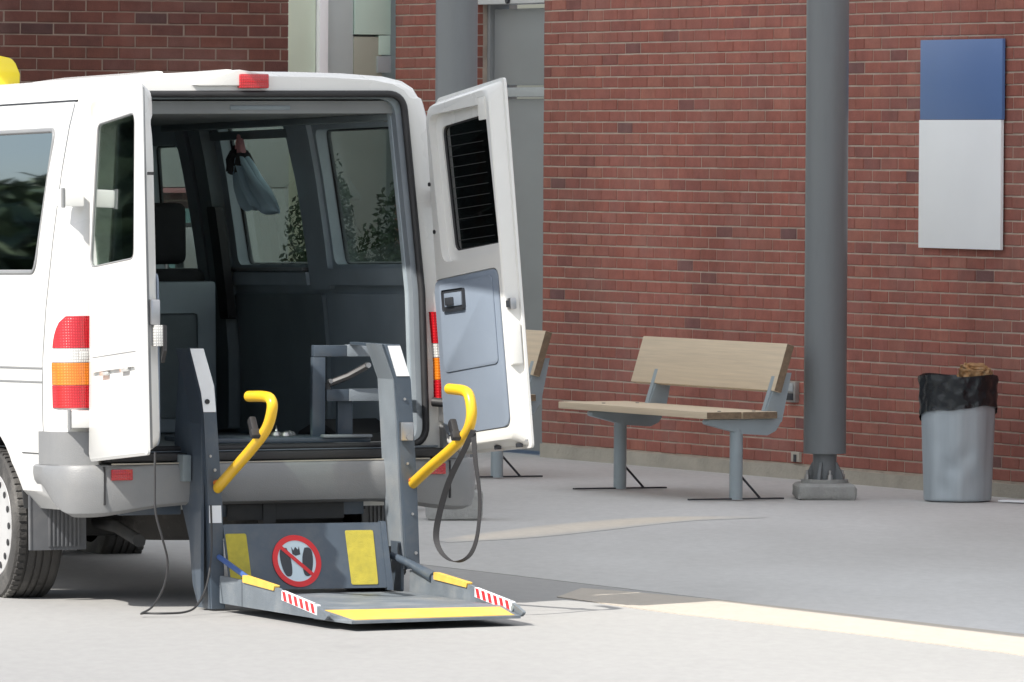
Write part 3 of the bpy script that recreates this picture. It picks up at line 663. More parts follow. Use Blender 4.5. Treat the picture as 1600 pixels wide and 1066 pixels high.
c1 = prism('c', None, M['inner_paint'], OPEN, 'y', -.3, .3)
WZ0, WZ1 = 1.475, 2.09
def wcut(y0, y1, z0, z1, side, pts=None, r=.05):
    P = pts or [(y0, z0), (y1, z0), (y1, z1), (y0, z1)]
    return prism('c', None, M['black'], rpoly(P, r, 5), 'x', .55*side, 1.2*side)
wins = [('R', [(.33, WZ0), (1.46, WZ0), (1.46, WZ1), (.33, WZ1)]), ('R', [(1.78, WZ0), (2.74, WZ0), (2.74, 2.16), (1.86, 2.16)]), ('R', [(3.30, 1.45), (3.95, 1.45), (3.80, 2.05), (3.35, 2.05)]),
        ('L', [(.42, 1.455), (1.46, 1.455), (1.46, 2.075), (.40, 2.075)]), ('L', [(1.70, 1.455), (2.78, 1.455), (2.78, 2.075), (1.70, 2.075)]), ('L', [(3.10, 1.45), (4.1, 1.45), (3.75, 2.05), (3.10, 2.05)])]
cuts = [cav, c1]+[wcut(0, 0, 0, 0, 1 if s == 'R' else -1, p) for s, p in wins]
# wheel arches
for sx in (-1, 1):
    for wy in (1.0, 4.55):
        bm = bmesh.new(); a_lathe(bm, [(0.415, sx*.56), (0.415, sx*1.1)], 40, 'x', (0, wy, .36)); cuts.append(build('c', bm, M['chassis']))
boolean(body, cuts); body.parent = van
for p in body.data.polygons:
    c = p.center
    if 1.40 < c.z < 2.185 and c.y > .3 and abs(p.normal.x) < .5 and abs(c.x) > .6: p.material_index = 1
smooth_by_angle(body, 28)

def shell_x(z, side=1):
    for (xa, za), (xb, zb) in zip(PROF, PROF[1:]):
        if za <= z <= zb: return side*(xa+(xb-xa)*(z-za)/(zb-za))
    return side*.9
def side_patch(name, pts, side, m, off=0.002, thick=0.006, parent=van, sub=7, corner=False):
    "a thin sheet following the curved side of the van"
    bm = bmesh.new(); z0 = min(p[1] for p in pts); z1 = max(p[1] for p in pts)
    A = [bm.verts.new((0, p[0], p[1])) for p in pts]; bm.faces.new(A)
    for i in range(1, sub):
        z = z0+(z1-z0)*i/sub
        bmesh.ops.bisect_plane(bm, geom=bm.verts[:]+bm.edges[:]+bm.faces[:], plane_co=(0, 0, z), plane_no=(0, 0, 1))
    if corner:
        y0 = min(p[0] for p in pts); y1 = max(p[0] for p in pts)
        for i in range(1, 10):
            yy = y0+(y1-y0)*i/10
            bmesh.ops.bisect_plane(bm, geom=bm.verts[:]+bm.edges[:]+bm.faces[:], plane_co=(0, yy, 0), plane_no=(0, 1, 0))
    g = bmesh.ops.extrude_face_region(bm, geom=bm.faces[:]); new = {v for v in g['geom'] if isinstance(v, bmesh.types.BMVert)}
    for v in bm.verts:
        cd = 0
        v.co.x = shell_x(v.co.z, side)+side*((off+thick) if v in new else off)
    return build(name, bm, m, parent, True, 50)
for s, p in wins:
    side = 1 if s == 'R' else -1
    c = Vector((sum(q[0] for q in p)/4, sum(q[1] for q in p)/4))
    big = [tuple(c+(Vector(q)-c)*1.0+Vector((math.copysign(.03, q[0]-c.x), math.copysign(.03, q[1]-c.y)))) for q in p]
    gl = side_patch('window_glass', rpoly(p, .05, 5), side, M['glass'] if side > 0 else M['glass_side'], -0.012, 0.004)
    # rubber frame ring as tube around the opening
    ring = rpoly(p, .05, 5); pts = [(shell_x(z, side)-side*.002, yy, z) for yy, z in ring]; pts.append(pts[0])
    tube('window_seal', gl, M['black'] if side > 0 else M['bumper'], pts, 0.011, 6)

# side trim: gutter line, rub strip, panel gaps
def side_line(name, y0, y1, z, side, h=0.01, m=M['black'], off=-0.003):
    side_patch(name, [(y0, z), (y1, z), (y1, z+h), (y0, z+h)], side, m, off, 0.006, sub=2)
for sd in (-1, 1):
    side_line('roof_gutter', 0.2, 4.0, 2.196, sd, .007)
    side_line('rub_strip', 0.22, 4.2, .975, sd, .007, M['bumper']); side_line('rub_strip', 0.22, 4.2, 1.035, sd, .007, M['bumper'])
    side_patch('panel_gap', [(.215, .62), (.221, .62), (.221, 2.19), (.215, 2.19)], sd, M['bumper'], 0.0012, .0012, sub=16)
side_line('panel_gap', 0.22, 0.52, .665, -1, .004)
# roof: rear cap ribs
for x0, x1 in ((-.62, -.36), (-.30, -.12), (.08, .16)):
    pass
hb = prism('brake_light_pod', van, M['paint'], rpoly([(-.34, 2.26), (.03, 2.26), (.02, 2.312), (-.10, 2.33)], .008, 2), 'y', .07, .42, 0.004)
bl = box('high_brake_light', van, M['red'], (-.102, .058, 2.248), (.034, .13, 2.312), .008)
for (xa, xb) in ((-.62, -.36), (.02, .05)):
    pass
for (x0, x1, zt) in ((-.70, -.42, 2.318), (-.40, -.10, 2.326)):
    prism('roof_rib', van, M['paint'], rpoly([(x0, 2.262), (x1, 2.29), (x1, zt+.006), (x1-.03, zt+.008), (x0+.1, zt-.012)], .006, 2), 'y', .16, 1.4, 0.004)

# rear aperture rubber seal
ring = [(x, -0.006+LEAN*max(0, z-.7), z) for x, z in rpoly([(-.730, .682), (.730, .682), (.730, 1.35), (.669, 2.224), (-.669, 2.224), (-.730, 1.35)], [.09, .09, .3, .08, .08, .3], 7)]; ring.append(ring[0])
tube('door_seal', van, M['black'], ring, .016, 8)
# inner grey ring (door jamb trim)
def aperture_ring(name, grow_o, grow_i, y0, y1, m):
    def poly(g): return rpoly([(-.738+g, .672+g*.3), (.738-g, .672+g*.3), (.738-g, 1.35), (.676-g, 2.232-g*.7), (-.676+g, 2.232-g*.7), (-.738+g, 1.35)], [.09, .09, .3, .08, .08, .3], 7)
    Oo, Ii = poly(grow_o), poly(grow_i); bm = bmesh.new(); L = []
    for yy, P in ((y0, Oo), (y0, Ii), (y1, Ii), (y1, Oo)): L.append([bm.verts.new((x, yy+LEAN*max(0, z-.7), z)) for x, z in P])
    n = len(Oo)
    for a, b in ((0, 1), (1, 2), (2, 3), (3, 0)):
        for k in range(n): bm.faces.new((L[a][k], L[a][(k+1) % n], L[b][(k+1) % n], L[b][k]))
    o_ = build(name, bm, m, van, True, 40); o_.data.materials.append(M['trim_dark'])
    for p in o_.data.polygons:
        if p.center.z > 2.14: p.material_index = 1
    return o_
aperture_ring('jamb_trim', 0.004, 0.040, 0.02, 0.075, M['trim_light'])
aperture_ring('jamb_trim', 0.034, 0.044, 0.075, 0.11, M['trim'])

# tail lights: stacked lens blocks wrapped round each rear corner
def tail(sd):
    def pos(u, z):   # u 0 at inner rear edge -> 1 on the side
        # simple rounded corner path in plan
        xw = abs(shell_x(z)); path = [(xw-.172, -.012), (xw-.085, -.008), (xw-.045, .012), (xw-.018, .042), (xw-.004, .088)]
        t = u*(len(path)-1); i = min(int(t), len(path)-2); f = t-i
        a, b = path[i], path[i+1]; return sd*(a[0]+(b[0]-a[0])*f), a[1]+(b[1]-a[1])*f+LEAN*max(0, z-.7)
    def block(name, z0, z1, m, par, shape=None, u0=0, u1=1):
        bm = bmesh.new(); nu, nz = 10, 5; G = []; H_ = []
        for j in range(nz+1):
            z = z0+(z1-z0)*j/nz; ue = u1 if not shape else shape(z)
            row = []; row2 = []
            for i in range(nu+1):
                u = u0+(ue-u0)*i/nu; x, yv = pos(u, z)
                row.append(bm.verts.new((x, yv, z)))
                row2.append(bm.verts.new((x*(1-.03), yv+.03, z)))
            G.append(row); H_.append(row2)
        for S, fl in ((G, False), (H_, True)):
            for j in range(nz):
                for i in range(nu): bm.faces.new((S[j][i], S[j][i+1], S[j+1][i+1], S[j+1][i]))
        for j in range(nz): bm.faces.new((G[j][0], G[j+1][0], H_[j+1][0], H_[j][0])); bm.faces.new((G[j][-1], G[j+1][-1], H_[j+1][-1], H_[j][-1]))
        for i in range(nu): bm.faces.new((G[0][i], G[0][i+1], H_[0][i+1], H_[0][i])); bm.faces.new((G[-1][i], G[-1][i+1], H_[-1][i+1], H_[-1][i]))
        return build(name, bm, m, par, True, 45)
    base = block('tail_light', .868, .965, M['red'], van)
    block('orange_lens', .967, 1.063, M['orange'], base); block('clear_lens', 1.065, 1.125, M['clear'], base)
    block('red_lens', 1.127, 1.265, M['red'], base, shape=lambda z: 0.45+.55*math.sqrt(max(0, 1-((z-1.127)/.142)**2)))
    box('reflector', base, M['clear'], (sd*.85-.025, -.022, 1.075), (sd*.85+.025, -.012, 1.115), .002)
tail(-1); tail(1)
# hinges
for sd in (-1, 1):
    for z in (1.775, .82):
        yy = LEAN*max(0, z-.7)
        hx = -.895 if sd < 0 else .845
        h = box('door_hinge', van, M['paint'] if sd < 0 else M['steel'], (hx-.05, -.07+yy, z-.038), (hx+.05, .012+yy, z+.038), .008)
        tube('hinge_pin', h, M['bumper'], [(hx-.045, -.065+yy, z-.043), (hx-.045, -.065+yy, z+.043)], .009, 8)
tube('door_check', van, M['black'], [(.76, -.01, .87), (.80, -.05, .865), (.85, -.075, .86)], .020, 8)
box('check_bracket', van, M['steel'], (.79, -.09, .82), (.86, -.03, .93), .006)

# bumper
def bump_section(z0, z1, prof_off, name, m):
    "rear bumper bent round the corners"
    bm = bmesh.new(); path = []
    pl = [(-.975, .32), (-.985, .18), (-.975, .06), (-.94, -.03), (-.86, -.085), (-.70, -.115), (-.35, -.135), (0, -.14)]
    P = pl+[(-x, y) for x, y in reversed(pl[:-1])]; P = [Vector((a, b, 0)) for a, b in P]; P = catmull(P, 4)
    rings = []
    for i, p in enumerate(P):
        d = (P[min(i+1, len(P)-1)]-P[max(0, i-1)]).normalized(); nrm = Vector((d.y, -d.x, 0))
        t = abs(p.x)/.97; q_ = min(1, max(0, (t-.45)/.45)); zb = z0-.045*q_*q_*(3-2*q_); h_ = min(1, max(0, (p.y+.04)/.30)); zb += .13*h_*h_*(3-2*h_)
        ring = []
        for (o, f) in prof_off:
            z = zb+(z1-zb)*f; q = p+nrm*o; ring.append(bm.verts.new((q.x, q.y, z)))
        rings.append(ring)
    k = len(prof_off)
    for a, b in zip(rings, rings[1:]):
        for j in range(k): bm.faces.new((a[j], a[(j+1) % k], b[(j+1) % k], b[j]))
    bm.faces.new(rings[0]); bm.faces.new(list(reversed(rings[-1])))
    return build(name, bm, m, van, True, 40)
bmp = bump_section(.445, .622, [(-.10, .0), (-.05, -.02), (-.012, .06), (.0, .25), (.006, .6), (.004, .9), (-.006, .985), (-.02, 1.0), (-.10, 1.0)], 'bumper', M['bumper'])
box('sunlit_step_edge', bmp, M['plinth'], (-.77, -.125, .622), (.70, -.11, .628), .001)  # beige strip colours in the sunlit top edge of the bumper
for sd in (-1, 1):
    box('reflector', bmp, M['red'], (sd*.725-.048, -.128, .555), (sd*.725+.048, -.110, .603), .004)
    box('bumper_joint', bmp, M['black'], (sd*.80-.003, -.112, .45), (sd*.80+.003, -.09, .615))
    # grey corner panel above the bumper
    cp = bmesh.new(); a_prism(cp, [(sd*.80, -.03), (sd*.905, -.006), (sd*.958, .05), (sd*.976, .12), (sd*.978, .25), (sd*.93, .25), (sd*.9, .06), (sd*.80, .02)], 'z', .622, .765)
    build('corner_panel', cp, M['bumper'], van, True, 40)
box('sill_tread', van, M['black'], (-.78, -.10, .632), (.78, .12, .668), .006)
box('sill_edge', van, M['trim_light'], (-.78, -.02, .670), (.78, .02, .680), .003)
box('rear_valance', van, M['chassis'], (-.80, -.03, .47), (.80, .06, .63))
# underside
box('chassis_rail', van, M['chassis'], (-.50, .15, .40), (-.40, 4.8, .52)); box('chassis_rail', van, M['chassis'], (.40, .15, .40), (.50, 4.8, .52))
box('floor_pan', van, M['chassis'], (-.86, .05, .55), (.86, 5.0, .60))
box('cross_member', van, M['lift'], (-.30, -.04, .385), (.42, .02, .475), .004); box('cross_member', van, M['chassis'], (-.22, -.06, .37), (.32, -.045, .45), .004)
box('mounting_bracket', van, M['lift'], (-.70, -.02, .40), (-.42, .03, .455), .006); box('mounting_bracket', van, M['chassis'], (-.06, -.07, .34), (.0, .0, .48), .006)
lathe('spare_wheel', van, M['tyre'], [(0, -.10), (.2, -.10), (.30, -.11), (.33, -.06), (.33, .06), (.30, .10), (0, .10)], 32, 'z', (-.10, .72, .38))
box('rear_axle', van, M['chassis'], (-.7, .93, .28), (.7, 1.07, .40), .03)
tube('exhaust_pipe', van, M['chassis'], [(-.52, .25, .28), (-.50, .6, .33), (-.45, 1.4, .36)], .028, 10)

# wheels
def wheel(x, y_, sd):
    wz = 0.337
    t = lathe('wheel', van, M['tyre'], [(.222, -.10), (.29, -.112), (.318, -.108), (.328, -.096), (.332, -.085), (.332, -.062), (.325, -.060), (.325, -.052), (.333, -.050), (.334, -.022), (.326, -.020), (.326, -.012), (.334, -.010), (.334, .010), (.326, .012), (.326, .020), (.334, .022), (.333, .050), (.325, .052), (.325, .060), (.332, .062), (.332, .085), (.328, .096), (.318, .108), (.29, .112), (.250, .108), (.228, .100), (.222, .02)], 72, 'x', (0, 0, 0), closed=False, sharp=30)
    t.location = (x, y_, wz)
    if sd > 0: t.rotation_euler = (0, 0, 0)
    else: t.rotation_euler = (0, 0, math.pi)
    # shoulder tread lugs
    bm = bmesh.new()
    for k in range(60):
        a = 2*math.pi*k/60; mt = Matrix.Rotation(a, 4, 'X')
        a_box(bm, (.066, -.011, .326), (.100, .011, .337), 0, mt)
    build('tread_lug', bm, M['tyre'], t)['kind'] = 'stuff'
    lathe('rim', t, M['hub'], [(.230, .094), (.224, .100), (.216, .098), (.165, .104), (.11, .109), (.07, .110), (.06, .118), (0, .118)], 48, 'x', closed=False)
    hm = nm = None
    for k in range(16):
        a = 2*math.pi*k/16
        if hm is None: o = lathe('vent_hole', t, M['black'], [(0, .09), (.0150, .09), (.0150, .1035), (0, .1035)], 12, 'x'); hm = o.data
        else: o = link('vent_hole', hm, None, t)
        o.location = (0, .190*math.cos(a), .190*math.sin(a)); o.scale = (1, 1, 1)
    for k in range(6):
        a = 2*math.pi*k/6+.2
        if nm is None: o = lathe('wheel_nut', t, M['steel'], [(0, .1), (.013, .1), (.013, .119), (0, .121)], 8, 'x'); nm = o.data
        else: o = link('wheel_nut', nm, None, t)
        o.location = (0, .075*math.cos(a), .075*math.sin(a))
    return t
wheel(-.83, 1.0, -1); wheel(.83, 1.0, 1); wheel(-.83, 4.55, -1); wheel(.83, 4.55, 1)
# mudflaps (ribbed)
for sd in (-1, 1):
    bm = bmesh.new(); a_prism(bm, rpoly([(-.10, .235), (.155, .235), (.155, .56), (-.10, .56)], .006, 2), 'y', 0, .012)
    for k in range(8): a_box(bm, (-.02+k*.019, -.008, .25), (-.010+k*.019, .0, .47), .002)
    a_box(bm, (-.107, -.004, .236), (-.10, .016, .58))
    f = build('mudflap', bm, M['flap'], van, True, 30); f.location = (sd*.805, .58, 0)
    if sd > 0: f.scale = (-1, 1, 1)
    prism('arch_liner', van, M['chassis'], [(.60, .42), (.63, .60), (.75, .72), (1.0, .78), (1.25, .72), (1.4, .55), (1.44, .42), (1.40, .42), (1.2, .70), (1.0, .75), (.78, .70), (.66, .58)], 'x', min(sd*.60, sd*.93), max(sd*.60, sd*.93))
# sill paint below the rear quarter, left
# ---- rear doors
def door(sd, ang):
    # local: x = s (from hinge), y = outward normal (0 outer .. -T inner), z along hinge
    H = M['paint']
    T = .085; L_ = .745 if sd < 0 else .695; tp = .085 if sd < 0 else .012; io = .055 if sd < 0 else .028
    zt0, zt1 = 2.205, 2.245; zb = .638
    outer = rpoly([(-.005, zb), (L_, zb), (L_-tp, zt1), (.03, zt0)], [.03, .02, .02, .05], 4)
    innr = rpoly([(.02, zb+.03), (L_-io, zb+.04), (L_-tp-io, zt1-.035), (.045, zt0-.035)], [.05, .06, .06, .08], 4)
    mid = rpoly([(-.005, zb), (L_, zb), (L_-tp, zt1), (.03, zt0)], [.03, .02, .02, .05], 4)
    bm = bmesh.new()
    def ringv(P, d, sh=0): return [bm.verts.new((s, d-0.0, z)) for s, z in P]
    cen = Vector((L_/2, 1.44))
    def shrink(P, k): return [(s+(k if s < cen.x else -k), z+(k if z < cen.y else -k)) for s, z in P]
    r0 = ringv(shrink(outer, .012), 0.0); r1 = ringv(outer, -.008); r2 = ringv(mid, -.020); r3 = ringv(shrink(mid, .014), -.022); r4 = ringv(innr, -T+.006); r5 = ringv(shrink(innr, .008), -T)
    bm.faces.new(r0); bm.faces.new(list(reversed(r5)))
    for a, b in ((r0, r1), (r1, r2), (r2, r3), (r3, r4), (r4, r5)):
        n = len(a)
        for k in range(n): bm.faces.new((a[k], a[(k+1) % n], b[(k+1) % n], b[k]))
    d = build('rear_door', bm, M['paint'])
    if sd < 0: wp = [(.14, 2.085), (.03, 1.475), (.60, 1.48), (.62, 2.10)]
    else: wp = [(.125, 2.075), (.165, 1.525), (.632, 1.535), (.585, 2.10)]
    cuts = [prism('c', None, M['inner_paint'], rpoly(wp, .045, 5), 'y', .05, -.2)]
    if sd > 0:
        big = [(.07, 2.13), (.11, 1.48), (.652, 1.49), (.612, 2.14)]
        cuts.append(prism('c', None, M['inner_paint'], rpoly(big, .06, 5), 'y', -.05, -.2))
        cuts.append(prism('c', None, M['inner_paint'], rpoly([(.02+.0, .72), (.640, .735), (.625, 1.43), (.02, 1.41)], .05, 5), 'y', -T+.012, -.2))
    else:
        cuts.append(prism('c', None, M['paint'], rpoly([(.05, 1.02), (.62, 1.02), (.49, .80), (.22, .80)], .02, 3), 'y', -.014, .05))
    boolean(d, cuts); smooth_by_angle(d, 30)
    yg = -.030
    g = prism('door_glass', d, M['glass_door'] if sd < 0 else M['glass_dark'], rpoly([(cen_s+(s-cen_s)*1.02, cen_z+(z-cen_z)*1.02) for s, z in wp for cen_s, cen_z in [(sum(q[0] for q in wp)/4, sum(q[1] for q in wp)/4)]], .045, 5), 'y', -.006 if sd < 0 else yg, (-.010 if sd < 0 else yg-.004))
    ringp = rpoly(wp, .045, 5); rp = [(s, (-.003 if sd < 0 else yg-.006), z) for s, z in ringp]; rp.append(rp[0])
    tube('glass_seal', d, M['black'] if sd > 0 else M['bumper'], rp, .007 if sd > 0 else .005, 6)
    # perimeter gasket on free edge
    tube('door_gasket', d, M['bumper'], [(L_-.03, -.028, zb+.03), (L_-.03-tp*.48, -.028, 1.4), (L_-tp-.033, -.028, zt1-.04)], .014, 8)
    if sd > 0:
        prism('inner_panel', d, M['panel_blue'], rpoly([(.024, .725), (.634, .74), (.619, 1.425), (.024, 1.405)], .05, 5), 'y', -T+.012, -T-.004, .004)
        prism('inner_panel_upper', d, M['panel_blue'], rpoly([(.07, 1.0), (.58, 1.015), (.578, 1.40), (.07, 1.385)], .03, 4), 'y', -T-.004, -T-.009, .003)
        hc = box('handle_cup', d, M['brace'], (.115, -T-.016, 1.265), (.32, -T-.009, 1.36), .012)
        box('handle_recess', hc, M['panel_blue'], (.14, -T-.020, 1.285), (.30, -T-.016, 1.345), .004); box('handle_lever', hc, M['brace'], (.16, -T-.030, 1.29), (.23, -T-.020, 1.325), .004)
        for zz in (1.98, 1.90):
            pass
        bm = bmesh.new()
        for k in range(11):
            z = 1.57+k*.046; s0 = .16-.04*(z-1.53)/.55+.0; s1 = .62-.06*(z-1.53)/.56
            a_box(bm, (s0+.02, yg-.0065, z), (s1-.09, yg-.0045, z+.0025))
        build('heater_wire', bm, M['seat'], g)
        for i, (s, z) in enumerate(((.045, 1.83), (.06, 1.62))): lathe('plug', d, M['black'], [(0, -T-.006), (.009, -T-.006), (.009, -T+.003), (0, -T+.003)], 10, 'y', (s, 0, z))
        lk = box('door_lock', d, M['steel'], (.655, -.075, 1.24), (.698, -.045, 1.29), .006)
        box('lock_plate', lk, M['brace'], (.665, -.082, 1.25), (.69, -.075, 1.28), .004)
        prism('edge_recess', d, M['inner_paint'], rpoly([(.66, 1.0), (.690, 1.0), (.690, 1.19), (.66, 1.17)], .008, 3), 'y', -.08, -.03, .004)
        box('striker_pocket', d, M['inner_paint'], (.555, -T-.004, 2.07), (.62, -T+.002, 2.17), .006)
        for s in (.42, .62): box('drain_plug', d, M['brace'], (s, -.06, zb+.006), (s+.025, -.035, zb+.025), .003)
    else:
        lk = box('door_lock', d, M['steel'], (.675, -.078, 1.19), (.718, -.035, 1.30), .008)
        box('lock_plate', lk, M['clear'], (.685, -.088, 1.10), (.728, -.05, 1.19), .004)
        prism('check_strap', d, M['black'], [(.70, 1.19), (.735, 1.19), (.735, 1.08), (.70, 1.03)], 'y', -.10, -.085)
        box('edge_slot', d, M['black'], (.675, -.06, 1.83), (.692, -.035, 1.842))
        box('plate_lamp', d, M['clear'], (.16, -.014, 1.0), (.25, .004, 1.016), .003); box('plate_lamp', d, M['clear'], (.42, -.014, 1.005), (.51, .004, 1.02), .003)
        box('crease_line', d, M['bumper'], (.06, -.001, 1.082), (.62, .001, 1.086))
        bm = bmesh.new(); a_prism(bm, rpoly([(.02, zb+.035), (L_-.08, zb+.045), (L_-.09, 1.42), (.02, 1.40)], .05, 5), 'y', -T, -T-.008); build('inner_panel', bm, M['panel_blue'], d)
    a = R(ang)
    tum = .026 if sd < 0 else .045
    ax = Vector((-sd*tum, LEAN, 1)).normalized()
    s_ = Vector((sd*math.sin(a), -math.cos(a), 0)); s_ = (s_-ax*s_.dot(ax)).normalized()
    # outward normal: for right door +x-ish when open
    nrm = ax.cross(s_) if sd < 0 else s_.cross(ax)
    if nrm.x*sd < 0: nrm = -nrm
    P = Vector((sd*.872, -.055-LEAN*.7, 0)) if sd < 0 else Vector((.905, -.055-LEAN*.7, 0))
    mt = Matrix(((s_.x, nrm.x, ax.x, P.x), (s_.y, nrm.y, ax.y, P.y), (s_.z, nrm.z, ax.z, P.z), (0, 0, 0, 1)))
    d.parent = van
    if mt.determinant() < 0:
        # mirrored frame: bake the matrix into the meshes
        for o_ in [d]+[c for c in bpy.data.objects if c.parent == d or (c.parent and c.parent.parent == d)]:
            o_.data.transform(mt); o_.data.flip_normals()
    else:
        d.matrix_local = mt
    return d
door(-1, 0).__setitem__('label', 'left rear door folded open, outer white skin and window facing the street')
door(1, 6).__setitem__('label', 'right rear door folded open, inner side with grey panel')

# ---- interior
box('cabin_floor', van, M['floor_in'], (-.84, .10, .676), (.84, 3.9, .684))
prism('headliner', van, M['headliner'], rpoly([(-.70, 2.14), (.70, 2.14), (.66, 2.195), (-.66, 2.195)], .02, 3), 'y', .14, 3.8)
box('roof_light_strip', van, M['trim_dark'], (-.12, .135, 2.155), (.16, .18, 2.175), .004)
def inner_patch(name, pts, m, off=0.075, thick=.02, sub=8, par=van):
    bm = bmesh.new(); z0 = min(p[1] for p in pts); z1 = max(p[1] for p in pts)
    bm.faces.new([bm.verts.new((0, p[0], p[1])) for p in pts])
    for i in range(1, sub): bmesh.ops.bisect_plane(bm, geom=bm.verts[:]+bm.edges[:]+bm.faces[:], plane_co=(0, 0, z0+(z1-z0)*i/sub), plane_no=(0, 0, 1))
    g = bmesh.ops.extrude_face_region(bm, geom=bm.faces[:]); new = {v for v in g['geom'] if isinstance(v, bmesh.types.BMVert)}
    for v in bm.verts: v.co.x = shell_x(v.co.z)-(off+(thick if v in new else 0))
    return build(name, bm, m, par, True, 40)
inner_patch('side_panel', rpoly([(.30, .70), (1.52, .70), (1.52, 1.34), (.30, 1.34)], .02, 3), M['trim'], .066, .02)
inner_patch('side_panel', rpoly([(1.62, .70), (2.78, .70), (2.78, 1.34), (1.62, 1.34)], .02, 3), M['trim_dark'], .066, .02)
inner_patch('pillar_trim', rpoly([(1.49, 1.36), (1.74, 1.36), (1.76, 2.15), (1.49, 2.15)], .02, 3), M['trim'], .060, .03)
inner_patch('pillar_trim', rpoly([(2.82, .70), (2.98, .70), (2.98, 2.16), (2.82, 2.16)], .02, 3), M['trim_dark'], .060, .07)
inner_patch('pillar_trim', rpoly([(3.02, .70), (3.16, .70), (3.22, 2.14), (3.10, 2.14)], .02, 3), M['trim_light'], .060, .05)
inner_patch('window_ledge', [(.30, 1.38), (1.5, 1.38), (1.5, 1.455), (.30, 1.455)], M['trim'], .066, .035, 2)
inner_patch('window_ledge', [(1.76, 1.38), (2.78, 1.38), (2.78, 1.44), (1.76, 1.44)], M['trim'], .066, .035, 2)
inner_patch('chrome_strip', [(1.78, 1.445), (2.74, 1.445), (2.74, 1.462), (1.78, 1.462)], M['steel'], .066, .045, 2)
inner_patch('window_rail', [(1.72, 2.06), (2.80, 2.06), (2.80, 2.10), (1.72, 2.10)], M['trim_dark'], .060, .03, 2)
box('door_track', van, M['trim_dark'], (.64, .2, 2.11), (.71, 3.2, 2.14), .006)
tube('grab_rail', van, M['trim_light'], [(.80, 2.88, 2.0), (.77, 2.86, 1.9), (.80, 2.84, 1.5), (.84, 2.83, 1.40)], .020, 10, 5)
inner_patch('belt_reel', rpoly([(2.70, 1.22), (2.82, 1.22), (2.82, 1.75), (2.70, 1.75)], .02, 3), M['black'], .12, .04, 3)
# headrests & front bulkhead
def seat(x, y, label=None):
    s = box('front_seat', van, M['seat'], (x-.24, y, .72), (x+.24, y+.14, 1.46), .05, seg=3)
    box('headrest', s, M['seat'], (x-.15, y+.01, 1.48), (x+.15, y+.12, 1.77), .045, seg=3)
    box('seat_cushion', s, M['seat'], (x-.24, y+.14, .95), (x+.24, y+.55, 1.08), .04, seg=3)
    for dx in (-.06, .06): tube('headrest_post', s, M['steel'], [(x+dx, y+.06, 1.45), (x+dx, y+.06, 1.50)], .008, 6)
seat(.47, 2.76); seat(-.45, 2.76)
bk = box('bulkhead_panel', van, M['trim'], (.05, 2.66, .69), (.72, 2.69, 1.40), .02)
box('bulkhead_recess', bk, M['trim_dark'], (.12, 2.650, .76), (.62, 2.662, 1.25), .02)
box('cab_mirror', van, M['trim_dark'], (-.08, 3.9, 1.98), (.14, 3.93, 2.06), .01)
# jacket hanging inside by the sliding door
jk = empty('jacket', (0, 0, 0), 0, 'pale blue jacket with dark collar hanging by the sliding door window inside the van', 'jacket')
jk.matrix_world = van.matrix_world @ Matrix.Translation((.68, 1.98, 1.46))
def cloth(name, prof, m, par, thick=.035):
    bm = bmesh.new(); rings = []
    for z, y0, y1, t in prof:
        ring = []; n = 64
        for k in range(n):
            a = 2*math.pi*k/n; u = math.cos(a); v = math.sin(a)
            ring.append(bm.verts.new((v*t*(1+.55*math.sin(u*11+z*7)+.25*math.sin(u*23+z*3)), (y0+y1)/2+u*(y1-y0)/2, z+.012*math.sin(u*7+1)+.02*u)))
        rings.append(ring)
    for a, b in zip(rings, rings[1:]):
        for k in range(n): bm.faces.new((a[k], a[(k+1) % n], b[(k+1) % n], b[k]))
    bm.faces.new(list(reversed(rings[0]))); bm.faces.new(rings[-1])
    return build(name, bm, m, par, True, 60)
cloth('jacket_body', [(.265, -.29, .20, .02), (.28, -.295, .22, .03), (.31, -.25, .24, .035), (.37, -.13, .26, .04), (.43, .0, .28, .035), (.50, .12, .29, .03), (.53, .17, .28, .02)], M['cloth_blue'], jk)
cloth('collar', [(.45, .17, .31, .045), (.50, .15, .31, .045), (.54, .17, .28, .03)], M['seat'], jk)
cloth('hanger', [(.545, .18, .27, .015), (.59, .20, .25, .012)], M['pink'], jk)

# passenger door mirror and windscreen (front of the van, mostly out of frame)
side_patch('windscreen_pillar', [(4.15, 1.45), (4.2, 1.45), (3.98, 2.05), (3.92, 2.05)], 1, M['black'])
mr = box('door_mirror', van, M['black'], (1.02, 4.02, 1.38), (1.22, 4.10, 1.68), .03, seg=3); box('mirror_glass', mr, M['steel'], (1.04, 4.012, 1.40), (1.20, 4.022, 1.66), .01)
mr = box('door_mirror', van, M['black'], (-1.22, 4.02, 1.38), (-1.02, 4.10, 1.68), .03, seg=3); box('mirror_glass', mr, M['steel'], (-1.20, 4.012, 1.40), (-1.04, 4.022, 1.66), .01)
# roof sign
rs = bmesh.new(); a_prism(rs, rpoly([(-.90, 2.29), (-.145, 2.29), (-.145, 2.38), (-.175, 2.45), (-.26, 2.468), (-.90, 2.468)], [.0, .0, .02, .04, .03, .03], 5), 'y', 2.95, 3.18, .008)
rso = build('roof_sign', rs, M['roofsign'], van, True, 40); rso['label'] = 'yellow rounded sign on the cab roof'

# ------------------------------------------------------------------ wheelchair lift
lf = empty('wheelchair_lift', O, PSI, 'slate grey wheelchair lift lowered to the ground behind the van with yellow handrails', 'wheelchair lift')
def post(x0, x1, zb, lean, name='post'):
    w = x1-x0
    # side profile in (x,z) bent inwards at the top; extruded along y
    if lean < 0:
        pts = [(x0+.055, zb), (x1+.055, zb), (x1, .97), (x1-.055, 1.127), (x0-.055, 1.127), (x0-.0, .93)]
    else:
        pts = [(x0+.05, zb), (x1+.05, zb), (x1+.0, .985), (x1-.052, 1.137), (x1-.085, 1.137), (x0-.0, .985)]
    return pts
